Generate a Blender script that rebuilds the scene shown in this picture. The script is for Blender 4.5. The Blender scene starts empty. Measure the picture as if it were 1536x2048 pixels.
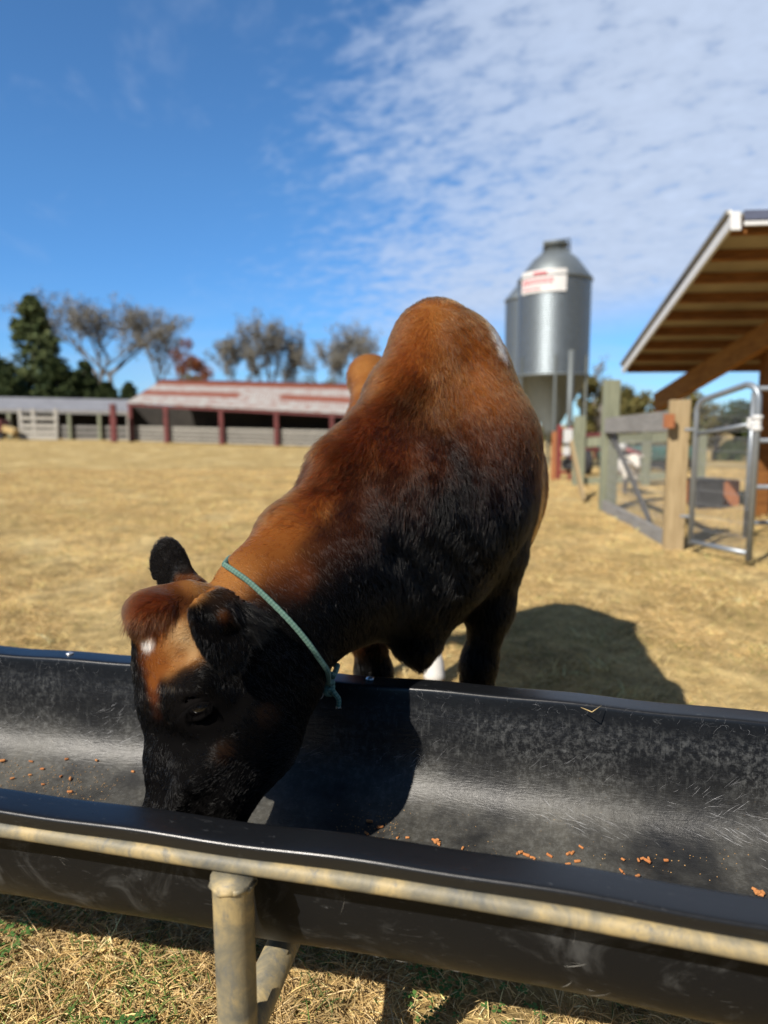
import bpy, bmesh, math, random
import numpy as np
from mathutils import Vector, Matrix

# ------------------------------------------------------------------ camera, sky, sun
scene = bpy.context.scene
COL = scene.collection
FPX = 1420.0
CAM_H = 1.1
PITCH = math.atan(174 / FPX)
cam_data = bpy.data.cameras.new("camera")
cam = bpy.data.objects.new("camera", cam_data)
COL.objects.link(cam)
cam.location = (0, 0, CAM_H)
cam.rotation_euler = (math.pi / 2 - PITCH, 0, 0)
cam_data.sensor_fit = 'VERTICAL'
cam_data.sensor_height = 36.0
cam_data.sensor_width = 27.0
cam_data.lens = FPX / 2048 * 36.0
cam_data.clip_start = 0.05
cam_data.clip_end = 8000
cam_data.dof.use_dof = True
cam_data.dof.focus_distance = 1.2
cam_data.dof.aperture_fstop = 2.5
scene.camera = cam

SUN_EL = math.radians(41)
SUN_TO = Vector((-0.65, -0.76, 0)).normalized()
to_sun = Vector((SUN_TO.x * math.cos(SUN_EL), SUN_TO.y * math.cos(SUN_EL), math.sin(SUN_EL)))
sun_data = bpy.data.lights.new("sun", 'SUN')
sun_data.energy = 5.0
sun_data.angle = math.radians(0.5)
sun_data.color = (1.0, 0.93, 0.83)
sun = bpy.data.objects.new("sun", sun_data)
COL.objects.link(sun)
sun.rotation_euler = (-to_sun).to_track_quat('-Z', 'Y').to_euler()

scene.view_settings.view_transform = 'Standard'
scene.view_settings.look = 'None'
scene.view_settings.exposure = 0.50
scene.view_settings.gamma = 1.0
scene.cycles.max_bounces = 6
scene.cycles.transparent_max_bounces = 8
scene.cycles.use_denoising = True

world = bpy.data.worlds.new("World")
scene.world = world
world.use_nodes = True


class NT:
    """small node-tree helper"""
    def __init__(s, tree):
        s.t = tree
        s.N = tree.nodes
        s.L = tree.links

    def new(s, typ, **kw):
        n = s.N.new(typ)
        for k, v in kw.items():
            setattr(n, k, v)
        return n

    def put(s, sock, v):
        if hasattr(v, 'is_output') or isinstance(v, bpy.types.NodeSocket):
            s.L.new(v, sock)
        else:
            if sock.type == 'RGBA' and len(v) == 3:
                v = (*v, 1)
            sock.default_value = v

    def math(s, op, a, b=0.0, c=0.0, clamp=False):
        n = s.new('ShaderNodeMath', operation=op, use_clamp=clamp)
        for i, v in enumerate((a, b, c)):
            s.put(n.inputs[i], v)
        return n.outputs[0]

    def vmath(s, op, a, b=(0, 0, 0)):
        n = s.new('ShaderNodeVectorMath', operation=op)
        s.put(n.inputs[0], a)
        s.put(n.inputs[1], b)
        return n.outputs[0]

    def noise(s, vec, scale, detail=4, rough=0.55, dist=0.0, w=None):
        n = s.new('ShaderNodeTexNoise')
        if vec is not None:
            s.put(n.inputs['Vector'], vec)
        n.inputs['Scale'].default_value = scale
        n.inputs['Detail'].default_value = detail
        n.inputs['Roughness'].default_value = rough
        n.inputs['Distortion'].default_value = dist
        return n.outputs[0]

    def ramp(s, fac, stops, interp='LINEAR'):
        n = s.new('ShaderNodeValToRGB')
        n.color_ramp.interpolation = interp
        e = n.color_ramp.elements
        while len(e) < len(stops):
            e.new(0.5)
        for i, (p, c) in enumerate(stops):
            e[i].position = p
            if not hasattr(c, '__len__'):
                c = (c, c, c)
            e[i].color = (*c, 1)
        s.put(n.inputs[0], fac)
        return n.outputs[0]

    def sstep(s, x, lo, hi):
        n = s.new('ShaderNodeMapRange', interpolation_type='SMOOTHSTEP')
        s.put(n.inputs[0], x)
        n.inputs[1].default_value = lo
        n.inputs[2].default_value = hi
        return n.outputs[0]

    def mix(s, f, a, b, blend='MIX'):
        n = s.new('ShaderNodeMix', data_type='RGBA', blend_type=blend)
        s.put(n.inputs[0], f)
        s.put(n.inputs[6], a)
        s.put(n.inputs[7], b)
        return n.outputs[2]

    def mapping(s, vec, scale=(1, 1, 1), rot=(0, 0, 0), loc=(0, 0, 0)):
        n = s.new('ShaderNodeMapping')
        s.put(n.inputs[0], vec)
        n.inputs[1].default_value = loc
        n.inputs[2].default_value = rot
        n.inputs[3].default_value = scale
        return n.outputs[0]

    def bump(s, h, strength=0.3, dist=0.01, normal=None):
        n = s.new('ShaderNodeBump')
        n.inputs['Strength'].default_value = strength
        n.inputs['Distance'].default_value = dist
        s.put(n.inputs['Height'], h)
        if normal is not None:
            s.put(n.inputs['Normal'], normal)
        return n.outputs[0]


def build_world():
    w = NT(world.node_tree)
    w.N.clear()
    out = w.new('ShaderNodeOutputWorld')
    bg = w.new('ShaderNodeBackground')
    w.L.new(bg.outputs[0], out.inputs[0])
    sky = w.new('ShaderNodeTexSky', sky_type='NISHITA')
    sky.sun_disc = False
    sky.sun_elevation = SUN_EL
    sky.sun_rotation = math.atan2(to_sun.x, to_sun.y)
    sky.air_density = 1.0
    sky.dust_density = 0.05
    sky.ozone_density = 3.0
    tc = w.new('ShaderNodeTexCoord')
    d = tc.outputs['Generated']
    sep = w.new('ShaderNodeSeparateXYZ')
    w.L.new(d, sep.inputs[0])
    x, y, z = sep.outputs
    zz = w.math('MAXIMUM', z, 0.02)
    h = w.math('ADD', zz, 0.22)
    comb = w.new('ShaderNodeCombineXYZ')
    w.L.new(w.math('DIVIDE', x, h), comb.inputs[0])
    w.L.new(w.math('DIVIDE', y, h), comb.inputs[1])
    p = comb.outputs[0]
    # coordinate across the photographed part of the sky
    ax = w.math('DIVIDE', x, w.math('MAXIMUM', y, 0.15))
    big = w.noise(p, 1.1, 3, 0.5)
    edge = w.math('ADD', ax, w.math('MULTIPLY', w.math('SUBTRACT', big, 0.5), 0.55))
    edge = w.math('SUBTRACT', edge, w.math('MULTIPLY', w.math('SUBTRACT', z, 0.25), 0.30))
    sheet = w.sstep(edge, -0.40, 0.30)
    low = w.sstep(z, 0.10, 0.185)
    low2 = w.sstep(w.math('ADD', z, w.math('MULTIPLY', ax, -0.10)), 0.06, 0.16)
    rot = w.mapping(p, (1.0, 1.0, 1), (0, 0, 0.5))
    mack = w.noise(w.mapping(rot, (1.0, 1.5, 1)), 10.0, 5, 0.62, 0.35)
    fine = w.noise(w.mapping(rot, (1.0, 1.5, 1)), 26.0, 3, 0.55)
    tex = w.math('ADD', w.math('MULTIPLY', mack, 0.7), w.math('MULTIPLY', fine, 0.3))
    thr = w.math('SUBTRACT', 0.62, w.math('MULTIPLY', sheet, 0.43))
    cov = w.sstep(w.math('SUBTRACT', tex, thr), -0.05, 0.30)
    cov = w.math('MULTIPLY', cov, w.math('MULTIPLY', sheet, low2))
    cov = w.math('MULTIPLY', cov, w.math('MULTIPLY', w.sstep(y, -0.25, 0.15), 0.93))
    # thin wisps elsewhere
    wis = w.noise(w.mapping(p, (1.5, 0.8, 1), (0, 0, 0.3), (3.1, 1.7, 0)), 2.2, 5, 0.6, 0.4)
    wis = w.math('MULTIPLY', w.sstep(wis, 0.56, 0.85), 0.30)
    hz = w.sstep(z, 0.20, 0.05)
    hazy = w.math('MULTIPLY', hz, w.math('MULTIPLY', w.sstep(w.noise(w.mapping(p, (1, 2.5, 1)), 1.5, 3, 0.5), 0.35, 0.75), 0.35))
    cov = w.math('MAXIMUM', cov, w.math('MAXIMUM', wis, hazy))
    blue = w.mix(1.0, sky.outputs[0], w.ramp(w.math('ADD', z, 0.0), [(0.0, (.36, .60, .95)), (0.12, (.35, .64, .98)), (0.30, (.43, .73, .98)), (0.50, (.46, .74, .95)), (0.80, (.36, .48, .56))]), 'MULTIPLY')  # last stop: unseen zenith darkened to weaken the sky fill
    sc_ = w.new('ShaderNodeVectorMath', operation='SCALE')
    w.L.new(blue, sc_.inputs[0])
    w.L.new(w.math('MULTIPLY', w.math('ADD', 0.50, w.math('MULTIPLY', w.sstep(y, -0.35, 0.35), 0.50)), 1.08), sc_.inputs[3])  # sky artificially dimmed behind the camera to cut fill and deepen shade
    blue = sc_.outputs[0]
    shade = w.math('ADD', 0.74, w.math('MULTIPLY', tex, 0.52))
    cl = w.mix(1.0, CLOUD_COL, w.new('ShaderNodeCombineXYZ').outputs[0], 'MIX')
    v = w.new('ShaderNodeVectorMath', operation='SCALE')
    v.inputs[0].default_value = CLOUD_COL
    w.L.new(shade, v.inputs[3])
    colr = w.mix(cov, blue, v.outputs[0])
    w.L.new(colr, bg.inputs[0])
    bg.inputs[1].default_value = 0.10


SKY_TINT = (0.80, 0.95, 1.12)
CLOUD_COL = (4.0, 4.7, 6.0)
build_world()


# ------------------------------------------------------------------ helpers
_c, _s = math.cos(PITCH), math.sin(PITCH)


def ray(x, y):
    a = (x - 768) / FPX
    b = -(y - 1024) / FPX
    return np.array([a, _c + b * _s, -_s + b * _c])


EYE = np.array([0, 0, CAM_H])


def at(x, y, Y):
    """the point at distance Y (metres ahead) on the sight line of a photo pixel"""
    d = ray(x, y)
    return EYE + d * (Y / d[1])


def atz(x, y, z):
    d = ray(x, y)
    return EYE + d * ((z - CAM_H) / d[2])


def depth(p):
    return p[1] * _c - (p[2] - CAM_H) * _s


def project(P):
    f = P[:, 1] * _c - (P[:, 2] - CAM_H) * _s
    u = P[:, 1] * _s + (P[:, 2] - CAM_H) * _c
    return 768 + FPX * P[:, 0] / f, 1024 - FPX * u / f, f


def tag(o, label=None, cat=None, group=None, kind=None):
    if label: o['label'] = label
    if cat: o['category'] = cat
    if group: o['group'] = group
    if kind: o['kind'] = kind
    return o


def empty(name, loc=(0, 0, 0), rz=0.0):
    o = bpy.data.objects.new(name, None)
    o.empty_display_size = 0.1
    COL.objects.link(o)
    o.location = loc
    o.rotation_euler = (0, 0, rz)
    return o


def keep(o, parent):
    """parent o to parent without moving it"""
    bpy.context.view_layer.update()
    o.parent = parent
    o.matrix_parent_inverse = parent.matrix_world.inverted()


class MB:
    def __init__(s):
        s.v = []
        s.f = []

    def add(s, verts, faces):
        n = len(s.v)
        s.v += [tuple(map(float, q)) for q in verts]
        s.f += [tuple(i + n for i in f) for f in faces]
        return s

    def box(s, c, size, R=None, bev=0.0):
        hx, hy, hz = [q / 2 for q in size]
        if bev <= 0:
            vs = [(sx * hx, sy * hy, sz * hz) for sz in (-1, 1) for sy in (-1, 1) for sx in (-1, 1)]
            fs = [(0, 2, 3, 1), (4, 5, 7, 6), (0, 1, 5, 4), (2, 6, 7, 3), (0, 4, 6, 2), (1, 3, 7, 5)]
        else:
            b = min(bev, hx * .9, hy * .9, hz * .9)
            bm = bmesh.new()
            bmesh.ops.create_cube(bm, size=1)
            for q in bm.verts:
                q.co = Vector((q.co.x * 2 * hx, q.co.y * 2 * hy, q.co.z * 2 * hz))
            bmesh.ops.bevel(bm, geom=list(bm.edges), offset=b, segments=2, affect='EDGES', profile=0.5)
            bm.verts.index_update()
            vs = [tuple(q.co) for q in bm.verts]
            fs = [tuple(q.index for q in f.verts) for f in bm.faces]
            bm.free()
        if R is not None:
            vs = [tuple(R @ Vector(q)) for q in vs]
        c = Vector(c)
        s.add([tuple(Vector(q) + c) for q in vs], fs)
        return s

    def beam(s, a, b, w, h, up=(0, 0, 1), bev=0.0):
        """a straight timber from a to b, w wide and h high"""
        a, b = Vector(a), Vector(b)
        d = (b - a)
        L = d.length
        d.normalize()
        upv = Vector(up)
        side = d.cross(upv)
        if side.length < 1e-4:
            side = d.cross(Vector((0, 1, 0)))
        side.normalize()
        u2 = side.cross(d)
        R = Matrix((side, d, u2)).transposed()
        return s.box((a + b) / 2, (w, L, h), R, bev)

    def tube(s, pts, r, n=10, closed=False, caps=True, r2=None):
        P = [Vector(q) for q in pts]
        m = len(P)
        rr = r if hasattr(r, '__len__') else [r + (0 if r2 is None else (r2 - r) * i / max(1, m - 1)) for i in range(m)]
        ring = []
        up = None
        for i in range(m):
            if closed:
                t = P[(i + 1) % m] - P[i - 1]
            else:
                t = P[min(i + 1, m - 1)] - P[max(i - 1, 0)]
            t.normalize()
            if up is None:
                up = Vector((0, 0, 1)) if abs(t.z) < .9 else Vector((1, 0, 0))
            a = t.cross(up)
            if a.length < 1e-5:
                a = t.orthogonal()
            a.normalize()
            up = a.cross(t)
            up.normalize()
            ring.append([P[i] + (a * math.cos(2 * math.pi * k / n) + up * math.sin(2 * math.pi * k / n)) * rr[i] for k in range(n)])
        vs = [tuple(q) for rg in ring for q in rg]
        fs = []
        for i in range(m if closed else m - 1):
            j = (i + 1) % m
            for k in range(n):
                l = (k + 1) % n
                fs.append((i * n + k, i * n + l, j * n + l, j * n + k))
        if caps and not closed:
            fs.append(tuple(range(n - 1, -1, -1)))
            fs.append(tuple((m - 1) * n + k for k in range(n)))
        return s.add(vs, fs)

    def lathe(s, prof, c=(0, 0, 0), n=32, cap=True):
        vs, fs = [], []
        for r, z in prof:
            for k in range(n):
                a = 2 * math.pi * k / n
                vs.append((c[0] + r * math.cos(a), c[1] + r * math.sin(a), c[2] + z))
        m = len(prof)
        for i in range(m - 1):
            for k in range(n):
                l = (k + 1) % n
                fs.append((i * n + k, i * n + l, (i + 1) * n + l, (i + 1) * n + k))
        if cap:
            fs.append(tuple(range(n - 1, -1, -1)))
            fs.append(tuple((m - 1) * n + k for k in range(n)))
        return s.add(vs, fs)

    def build(s, name, mat, parent=None, smooth=False, autosmooth=None):
        me = bpy.data.meshes.new(name)
        me.from_pydata(s.v, [], s.f)
        me.validate()
        if mat is not None:
            me.materials.append(mat)
        if smooth:
            me.polygons.foreach_set('use_smooth', [True] * len(me.polygons))
        me.update()
        o = bpy.data.objects.new(name, me)
        COL.objects.link(o)
        if parent is not None:
            keep(o, parent)
        return o


def np_mesh(name, V, Fq, mat, smooth=True, parent=None):
    me = bpy.data.meshes.new(name)
    k = Fq.shape[1]
    me.vertices.add(len(V))
    me.vertices.foreach_set('co', np.ascontiguousarray(V, dtype=np.float32).ravel())
    me.loops.add(Fq.size)
    me.loops.foreach_set('vertex_index', np.ascontiguousarray(Fq, dtype=np.int32).ravel())
    me.polygons.add(len(Fq))
    me.polygons.foreach_set('loop_start', np.arange(0, Fq.size, k, dtype=np.int32))
    me.polygons.foreach_set('use_smooth', np.full(len(Fq), smooth))
    me.update(calc_edges=True)
    me.validate()
    if mat is not None:
        me.materials.append(mat)
    o = bpy.data.objects.new(name, me)
    COL.objects.link(o)
    if parent is not None:
        keep(o, parent)
    return o


def curves_obj(name, P, rad, mat, colr=None, parent=None):
    """P: (n, k, 3) strand points, rad: (n, k) radii, colr: (n, 3)"""
    n, k, _ = P.shape
    cu = bpy.data.hair_curves.new(name)
    cu.add_curves([k] * n)
    cu.position_data.foreach_set('vector', np.ascontiguousarray(P, dtype=np.float32).ravel())
    ra = cu.attributes.new('radius', 'FLOAT', 'POINT')
    ra.data.foreach_set('value', np.ascontiguousarray(rad, dtype=np.float32).ravel())
    if colr is not None:
        ca = cu.attributes.new('tint', 'FLOAT_COLOR', 'CURVE')
        c4 = np.ones((n, 4), np.float32)
        c4[:, :3] = colr
        ca.data.foreach_set('color', c4.ravel())
    cu.materials.append(mat)
    o = bpy.data.objects.new(name, cu)
    COL.objects.link(o)
    if parent is not None:
        keep(o, parent)
    return o


def mat(name, fn=None, color=(.5, .5, .5), rough=0.6, metal=0.0, spec=0.5, vary=0.0, vscale=6.0, bump=0.0, bscale=40.0):
    m = bpy.data.materials.new(name)
    m.use_nodes = True
    t = NT(m.node_tree)
    b = t.N['Principled BSDF']
    b.inputs['Roughness'].default_value = rough
    b.inputs['Metallic'].default_value = metal
    b.inputs['Specular IOR Level'].default_value = spec
    b.inputs['Base Color'].default_value = (*color, 1)
    if fn:
        fn(t, b)
    elif vary > 0:
        tc = t.new('ShaderNodeTexCoord')
        n = t.noise(tc.outputs['Object'], vscale, 5, 0.6)
        lo = tuple(c * (1 - vary) for c in color)
        hi = tuple(min(1, c * (1 + vary)) for c in color)
        t.L.new(t.ramp(n, [(0.3, lo), (0.7, hi)]), b.inputs['Base Color'])
        if bump > 0:
            n2 = t.noise(tc.outputs['Object'], bscale, 4, 0.6)
            t.L.new(t.bump(n2, bump, 0.01), b.inputs['Normal'])
    return m


rng = np.random.default_rng(7)
random.seed(7)


def sst(x, a, b):
    t = np.clip((x - a) / (b - a), 0, 1)
    return t * t * (3 - 2 * t)


# ------------------------------------------------------------------ ground
def gz(x, y):
    x = np.asarray(x, float)
    y = np.asarray(y, float)
    far = sst(y, 14, 42) * (-0.0205) * (np.clip(x, -60, 25) + 17)
    near = 0.012 * np.sin(x * 2.3 + 1) * np.cos(y * 1.7) + 0.008 * np.sin(x * 5.1 + y * 3.3)
    return far + near - 0.01


def m_ground(t, b):
    geo = t.new('ShaderNodeNewGeometry')
    p = geo.outputs['Position']
    n1 = t.noise(p, 0.35, 4, 0.6)
    n2 = t.noise(p, 3.0, 5, 0.65)
    n3 = t.noise(t.mapping(p, (1, 1, 1)), 28, 5, 0.7)
    n4 = t.noise(p, 120, 4, 0.7)
    c = t.ramp(n3, [(0.25, (.12, .075, .026)), (0.5, (.37, .26, .098)), (0.78, (.52, .385, .17))])
    c2 = t.ramp(n4, [(0.25, (.13, .085, .033)), (0.75, (.54, .40, .18))])
    c = t.mix(0.45, c, c2)
    gm = t.math('MULTIPLY', t.sstep(n2, 0.52, 0.72), t.sstep(n1, 0.40, 0.6))
    c = t.mix(t.math('MULTIPLY', gm, 0.55), c, (.15, .15, .04))
    c = t.mix(t.math('MULTIPLY', t.sstep(t.noise(t.mapping(p, (1, .6, 1), loc=(9, 3, 0)), .8, 4, .6), .45, .7), .45), c, (.66, .53, .27))
    dm = t.sstep(t.noise(t.mapping(p, (1, 1, 1), loc=(4, 8, 0)), 1.6, 4, .6), 0.58, 0.75)
    c = t.mix(t.math('MULTIPLY', dm, 0.35), c, (.30, .19, .085))
    n9 = t.noise(p, 7.5, 4, .65)
    n10 = t.noise(t.mapping(p, (1, .7, 1)), 2.2, 4, .6)
    mo = t.math('ADD', .55, t.math('ADD', t.math('MULTIPLY', t.sstep(n9, .3, .7), .65), t.math('MULTIPLY', t.sstep(n10, .3, .7), .40)))
    mv = t.new('ShaderNodeVectorMath', operation='SCALE')
    t.L.new(c, mv.inputs[0])
    t.L.new(mo, mv.inputs[3])
    t.L.new(mv.outputs[0], b.inputs['Base Color'])
    hh = t.math('ADD', t.math('MULTIPLY', n3, 0.7), t.math('MULTIPLY', n4, 0.3))
    t.L.new(t.bump(hh, 0.9, 0.03), b.inputs['Normal'])
    b.inputs['Roughness'].default_value = 0.95
    b.inputs['Specular IOR Level'].default_value = 0.1


M_ground = mat('dry_pasture', m_ground)


def build_ground():
    def axis(lo, hi, near, nnear):
        a = np.linspace(-near, near, nnear)
        g = near * np.exp(np.linspace(0, math.log(hi / near), 26))[1:]
        return np.concatenate([-g[::-1], a, g])
    xs = axis(-3000, 3000, 30, 101)
    ys = np.concatenate([np.linspace(-30, -1, 15), np.linspace(0, 60, 140), 60 * np.exp(np.linspace(0, math.log(4000 / 60), 26))[1:]])
    X, Yg = np.meshgrid(xs, ys)
    Z = gz(X, Yg)
    V = np.stack([X, Yg, Z], -1).reshape(-1, 3)
    nx, ny = len(xs), len(ys)
    i = np.arange(nx - 1)
    j = np.arange(ny - 1)
    I, J = np.meshgrid(i, j)
    a = (J * nx + I).ravel()
    Fq = np.stack([a, a + 1, a + nx + 1, a + nx], -1)
    o = np_mesh('ground', V, Fq, M_ground)
    tag(o, kind='structure')
    return o


build_ground()

# ------------------------------------------------------------------ feed trough
SN, CS = math.sin(math.radians(14)), math.cos(math.radians(14))
HALF = 0.314


def _curve(pts):
    a = np.array(pts)
    co = np.polyfit(a[:, 0], a[:, 1], 2)
    lo, hi = a[0, 0] - .1, a[-1, 0] + .1

    def f(x):
        x = np.asarray(x, float)
        xc = np.clip(x, lo, hi)
        return np.polyval(co, xc) + (x - xc) * np.polyval(np.polyder(co), xc)
    return f


_near = _curve([(-0.533, 0.929), (-0.344, 0.885), (-0.237, 0.857), (-0.042, 0.816), (0.137, 0.777), (0.265, 0.745), (0.409, 0.696)])
_far = _curve([(-.926, 1.659), (-.576, 1.589), (.235, 1.385), (.713, 1.264)])


def tpos(x0, v, z):
    """trough coordinates: x0 along the trough, v across it (towards the cow positive)"""
    x0 = np.asarray(x0, float)
    t = (np.asarray(v, float) + HALF) / (2 * HALF)
    xn = x0 - HALF * SN
    xf = x0 + HALF * SN
    y = _near(xn) * (1 - t) + _far(xf) * t
    return np.stack(np.broadcast_arrays(xn + (xf - xn) * t, y, z), -1)


TP = [(-.319, .5540), (-.3197, .557), (-.3197, .5665), (-.3190, .5695), (-.3170, .5715), (-.314, .5722), (-.300, .5726), (-.274, .5722), (-.2665, .5715), (-.2635, .5695),
      (-.262, .566), (-.2605, .555), (-.252, .50), (-.2495, .455), (-.243, .415), (-.230, .385), (-.208, .361), (-.178, .3445), (-.14, .3345), (-.09, .3295), (-.03, .328)]
TP = TP + [(-v, z) for v, z in TP[::-1]]


def smooth_profile(P, n=3):
    P = np.array(P, float)
    for _ in range(n):
        Q = np.empty((2 * len(P) - 1, 2))
        Q[0::2] = P
        Q[1::2] = (P[1:] + P[:-1]) / 2
        R = Q.copy()
        R[1:-1] = (Q[:-2] + 2 * Q[1:-1] + Q[2:]) / 4
        P = R
    return P


PROF = smooth_profile(TP, 2)
_d = np.gradient(PROF, axis=0)
_nrm = np.stack([_d[:, 1], -_d[:, 0]], -1)
_nrm /= np.linalg.norm(_nrm, axis=1)[:, None]     # outward / below
PROF_OUT = PROF + _nrm * 0.006
PROF_S = np.concatenate([[0], np.cumsum(np.linalg.norm(np.diff(PROF, axis=0), axis=1))])


def m_plastic(t, b):
    uvn = t.new('ShaderNodeUVMap')
    uvn.uv_map = 'UVMap'
    uv = uvn.outputs[0]
    sep = t.new('ShaderNodeSeparateXYZ')
    t.L.new(uv, sep.inputs[0])
    sacr = sep.outputs[1]
    floor_m = t.math('MULTIPLY', t.sstep(sacr, 0.16, 0.30), t.sstep(sacr, FLOOR_HI + 0.14, FLOOR_HI))
    inside = t.math('MULTIPLY', t.sstep(sacr, 0.085, 0.13), t.sstep(sacr, FLOOR_HI + 0.215, FLOOR_HI + 0.17))
    n1 = t.noise(uv, 5, 6, 0.65)
    n2 = t.noise(t.mapping(uv, (1, .8, 1)), 85, 8, 0.78, 0.15)
    n3 = t.noise(t.mapping(uv, (1, 4, 1), (0, 0, 0.35)), 16, 4, 0.6, 2.5)
    n4 = t.noise(t.mapping(uv, (1.0, 7, 1), (0, 0, -0.5)), 26, 3, 0.6, 2.0)
    n5 = t.noise(uv, 160, 3, 0.7)
    ins = t.math('MULTIPLY', inside, t.math('MULTIPLY', t.sstep(n1, 0.36, 0.62), t.sstep(n2, 0.44, 0.64)))
    c = t.mix(t.math('MULTIPLY', ins, 0.70), (.0065, .007, .008), (.095, .098, .096))
    vert = t.noise(t.mapping(uv, (14, 1.4, 1)), 12, 4, 0.65, 0.6)
    ws = t.math('MULTIPLY', inside, t.math('MULTIPLY', t.sstep(vert, .55, .8), t.math('SUBTRACT', 1.0, floor_m)))
    c = t.mix(t.math('MULTIPLY', ws, 0.42), c, (.13, .135, .13))
    dust = t.math('MULTIPLY', floor_m, t.sstep(n1, 0.25, 0.8))
    c = t.mix(t.math('MULTIPLY', dust, 0.60), c, (.135, .128, .105))
    grit = t.math('MULTIPLY', t.sstep(n5, 0.66, 0.74), t.math('MULTIPLY', floor_m, t.sstep(n1, .38, .6)))
    c = t.mix(t.math('MULTIPLY', grit, 0.7), c, (.36, .22, .09))
    scr = t.math('MULTIPLY', t.sstep(n3, 0.64, 0.70), t.sstep(n2, 0.45, 0.65))
    scr2 = t.math('MULTIPLY', t.sstep(n4, 0.66, 0.71), t.sstep(n1, 0.4, 0.6))
    sc = t.math('MAXIMUM', scr, scr2)
    c = t.mix(t.math('MULTIPLY', sc, 0.30), c, (.16, .165, .165))
    # mud splashed on the lower outside
    geo = t.new('ShaderNodeNewGeometry')
    sp = t.new('ShaderNodeSeparateXYZ')
    t.L.new(geo.outputs['Position'], sp.inputs[0])
    tn = t.new('ShaderNodeSeparateXYZ')
    att = t.new('ShaderNodeAttribute', attribute_name='outer')
    ou = att.outputs['Fac']
    ns = t.noise(geo.outputs['Position'], 11, 6, 0.68, 0.8)
    smud = t.math('MULTIPLY', t.sstep(ns, 0.50, 0.72), ou)
    c = t.mix(t.math('MULTIPLY', smud, 0.60), c, (.080, .081, .080))
    low = t.math('MULTIPLY', t.sstep(t.math('ADD', sp.outputs[2], t.math('MULTIPLY', ns, 0.03)), 0.372, 0.335), ou)
    c = t.mix(t.math('MULTIPLY', low, 0.40), c, (.14, .11, .06))
    t.L.new(c, b.inputs['Base Color'])
    r = t.math('ADD', 0.21, t.math('MULTIPLY', inside, 0.06))
    r = t.math('ADD', r, t.math('MULTIPLY', n2, 0.18))
    r = t.math('ADD', r, t.math('MULTIPLY', dust, 0.16))
    r = t.math('ADD', r, t.math('MULTIPLY', ou, 0.12))
    t.L.new(r, b.inputs['Roughness'])
    t.L.new(t.math('SUBTRACT', 0.5, t.math('MULTIPLY', ou, 0.34)), b.inputs['Specular IOR Level'])
    hgt = t.math('ADD', t.math('MULTIPLY', n3, 0.6), t.math('ADD', t.math('MULTIPLY', n2, 0.5), t.math('MULTIPLY', n4, 0.5)))
    hgt = t.math('MULTIPLY', hgt, t.math('ADD', 0.12, t.math('MULTIPLY', inside, 0.9)))
    t.L.new(t.bump(hgt, 0.30, 0.004), b.inputs['Normal'])


FLOOR_HI = float(PROF_S[-1]) - 0.30
M_plastic = mat('black_poly', m_plastic)


def m_pipe(t, b):
    tc = t.new('ShaderNodeTexCoord')
    p = tc.outputs['Object']
    n = t.noise(p, 14, 6, 0.65, 0.5)
    n2 = t.noise(t.mapping(p, (1, 1, .35)), 60, 5, 0.7)
    geo = t.new('ShaderNodeNewGeometry')
    sp = t.new('ShaderNodeSeparateXYZ')
    t.L.new(geo.outputs['Normal'], sp.inputs[0])
    c = t.ramp(n, [(0.32, (.085, .09, .085)), (0.48, (.20, .175, .115)), (0.62, (.33, .26, .135))])
    c = t.mix(t.math('MULTIPLY', t.sstep(n2, .54, .68), .65), c, (.12, .125, .12))
    c = t.mix(t.math('MULTIPLY', t.sstep(n2, .62, .5), t.math('MULTIPLY', t.sstep(n, .52, .66), .35)), c, (.47, .35, .16))
    t.L.new(c, b.inputs['Base Color'])
    b.inputs['Roughness'].default_value = 0.6
    b.inputs['Metallic'].default_value = 0.05
    t.L.new(t.bump(t.math('ADD', n2, n), 0.25, 0.004), b.inputs['Normal'])


M_pipe = mat('muddy_galvanised_pipe', m_pipe)
M_zinc = mat('zinc_bolt', color=(.55, .56, .57), rough=0.35, metal=0.8, vary=.15, vscale=200)


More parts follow.
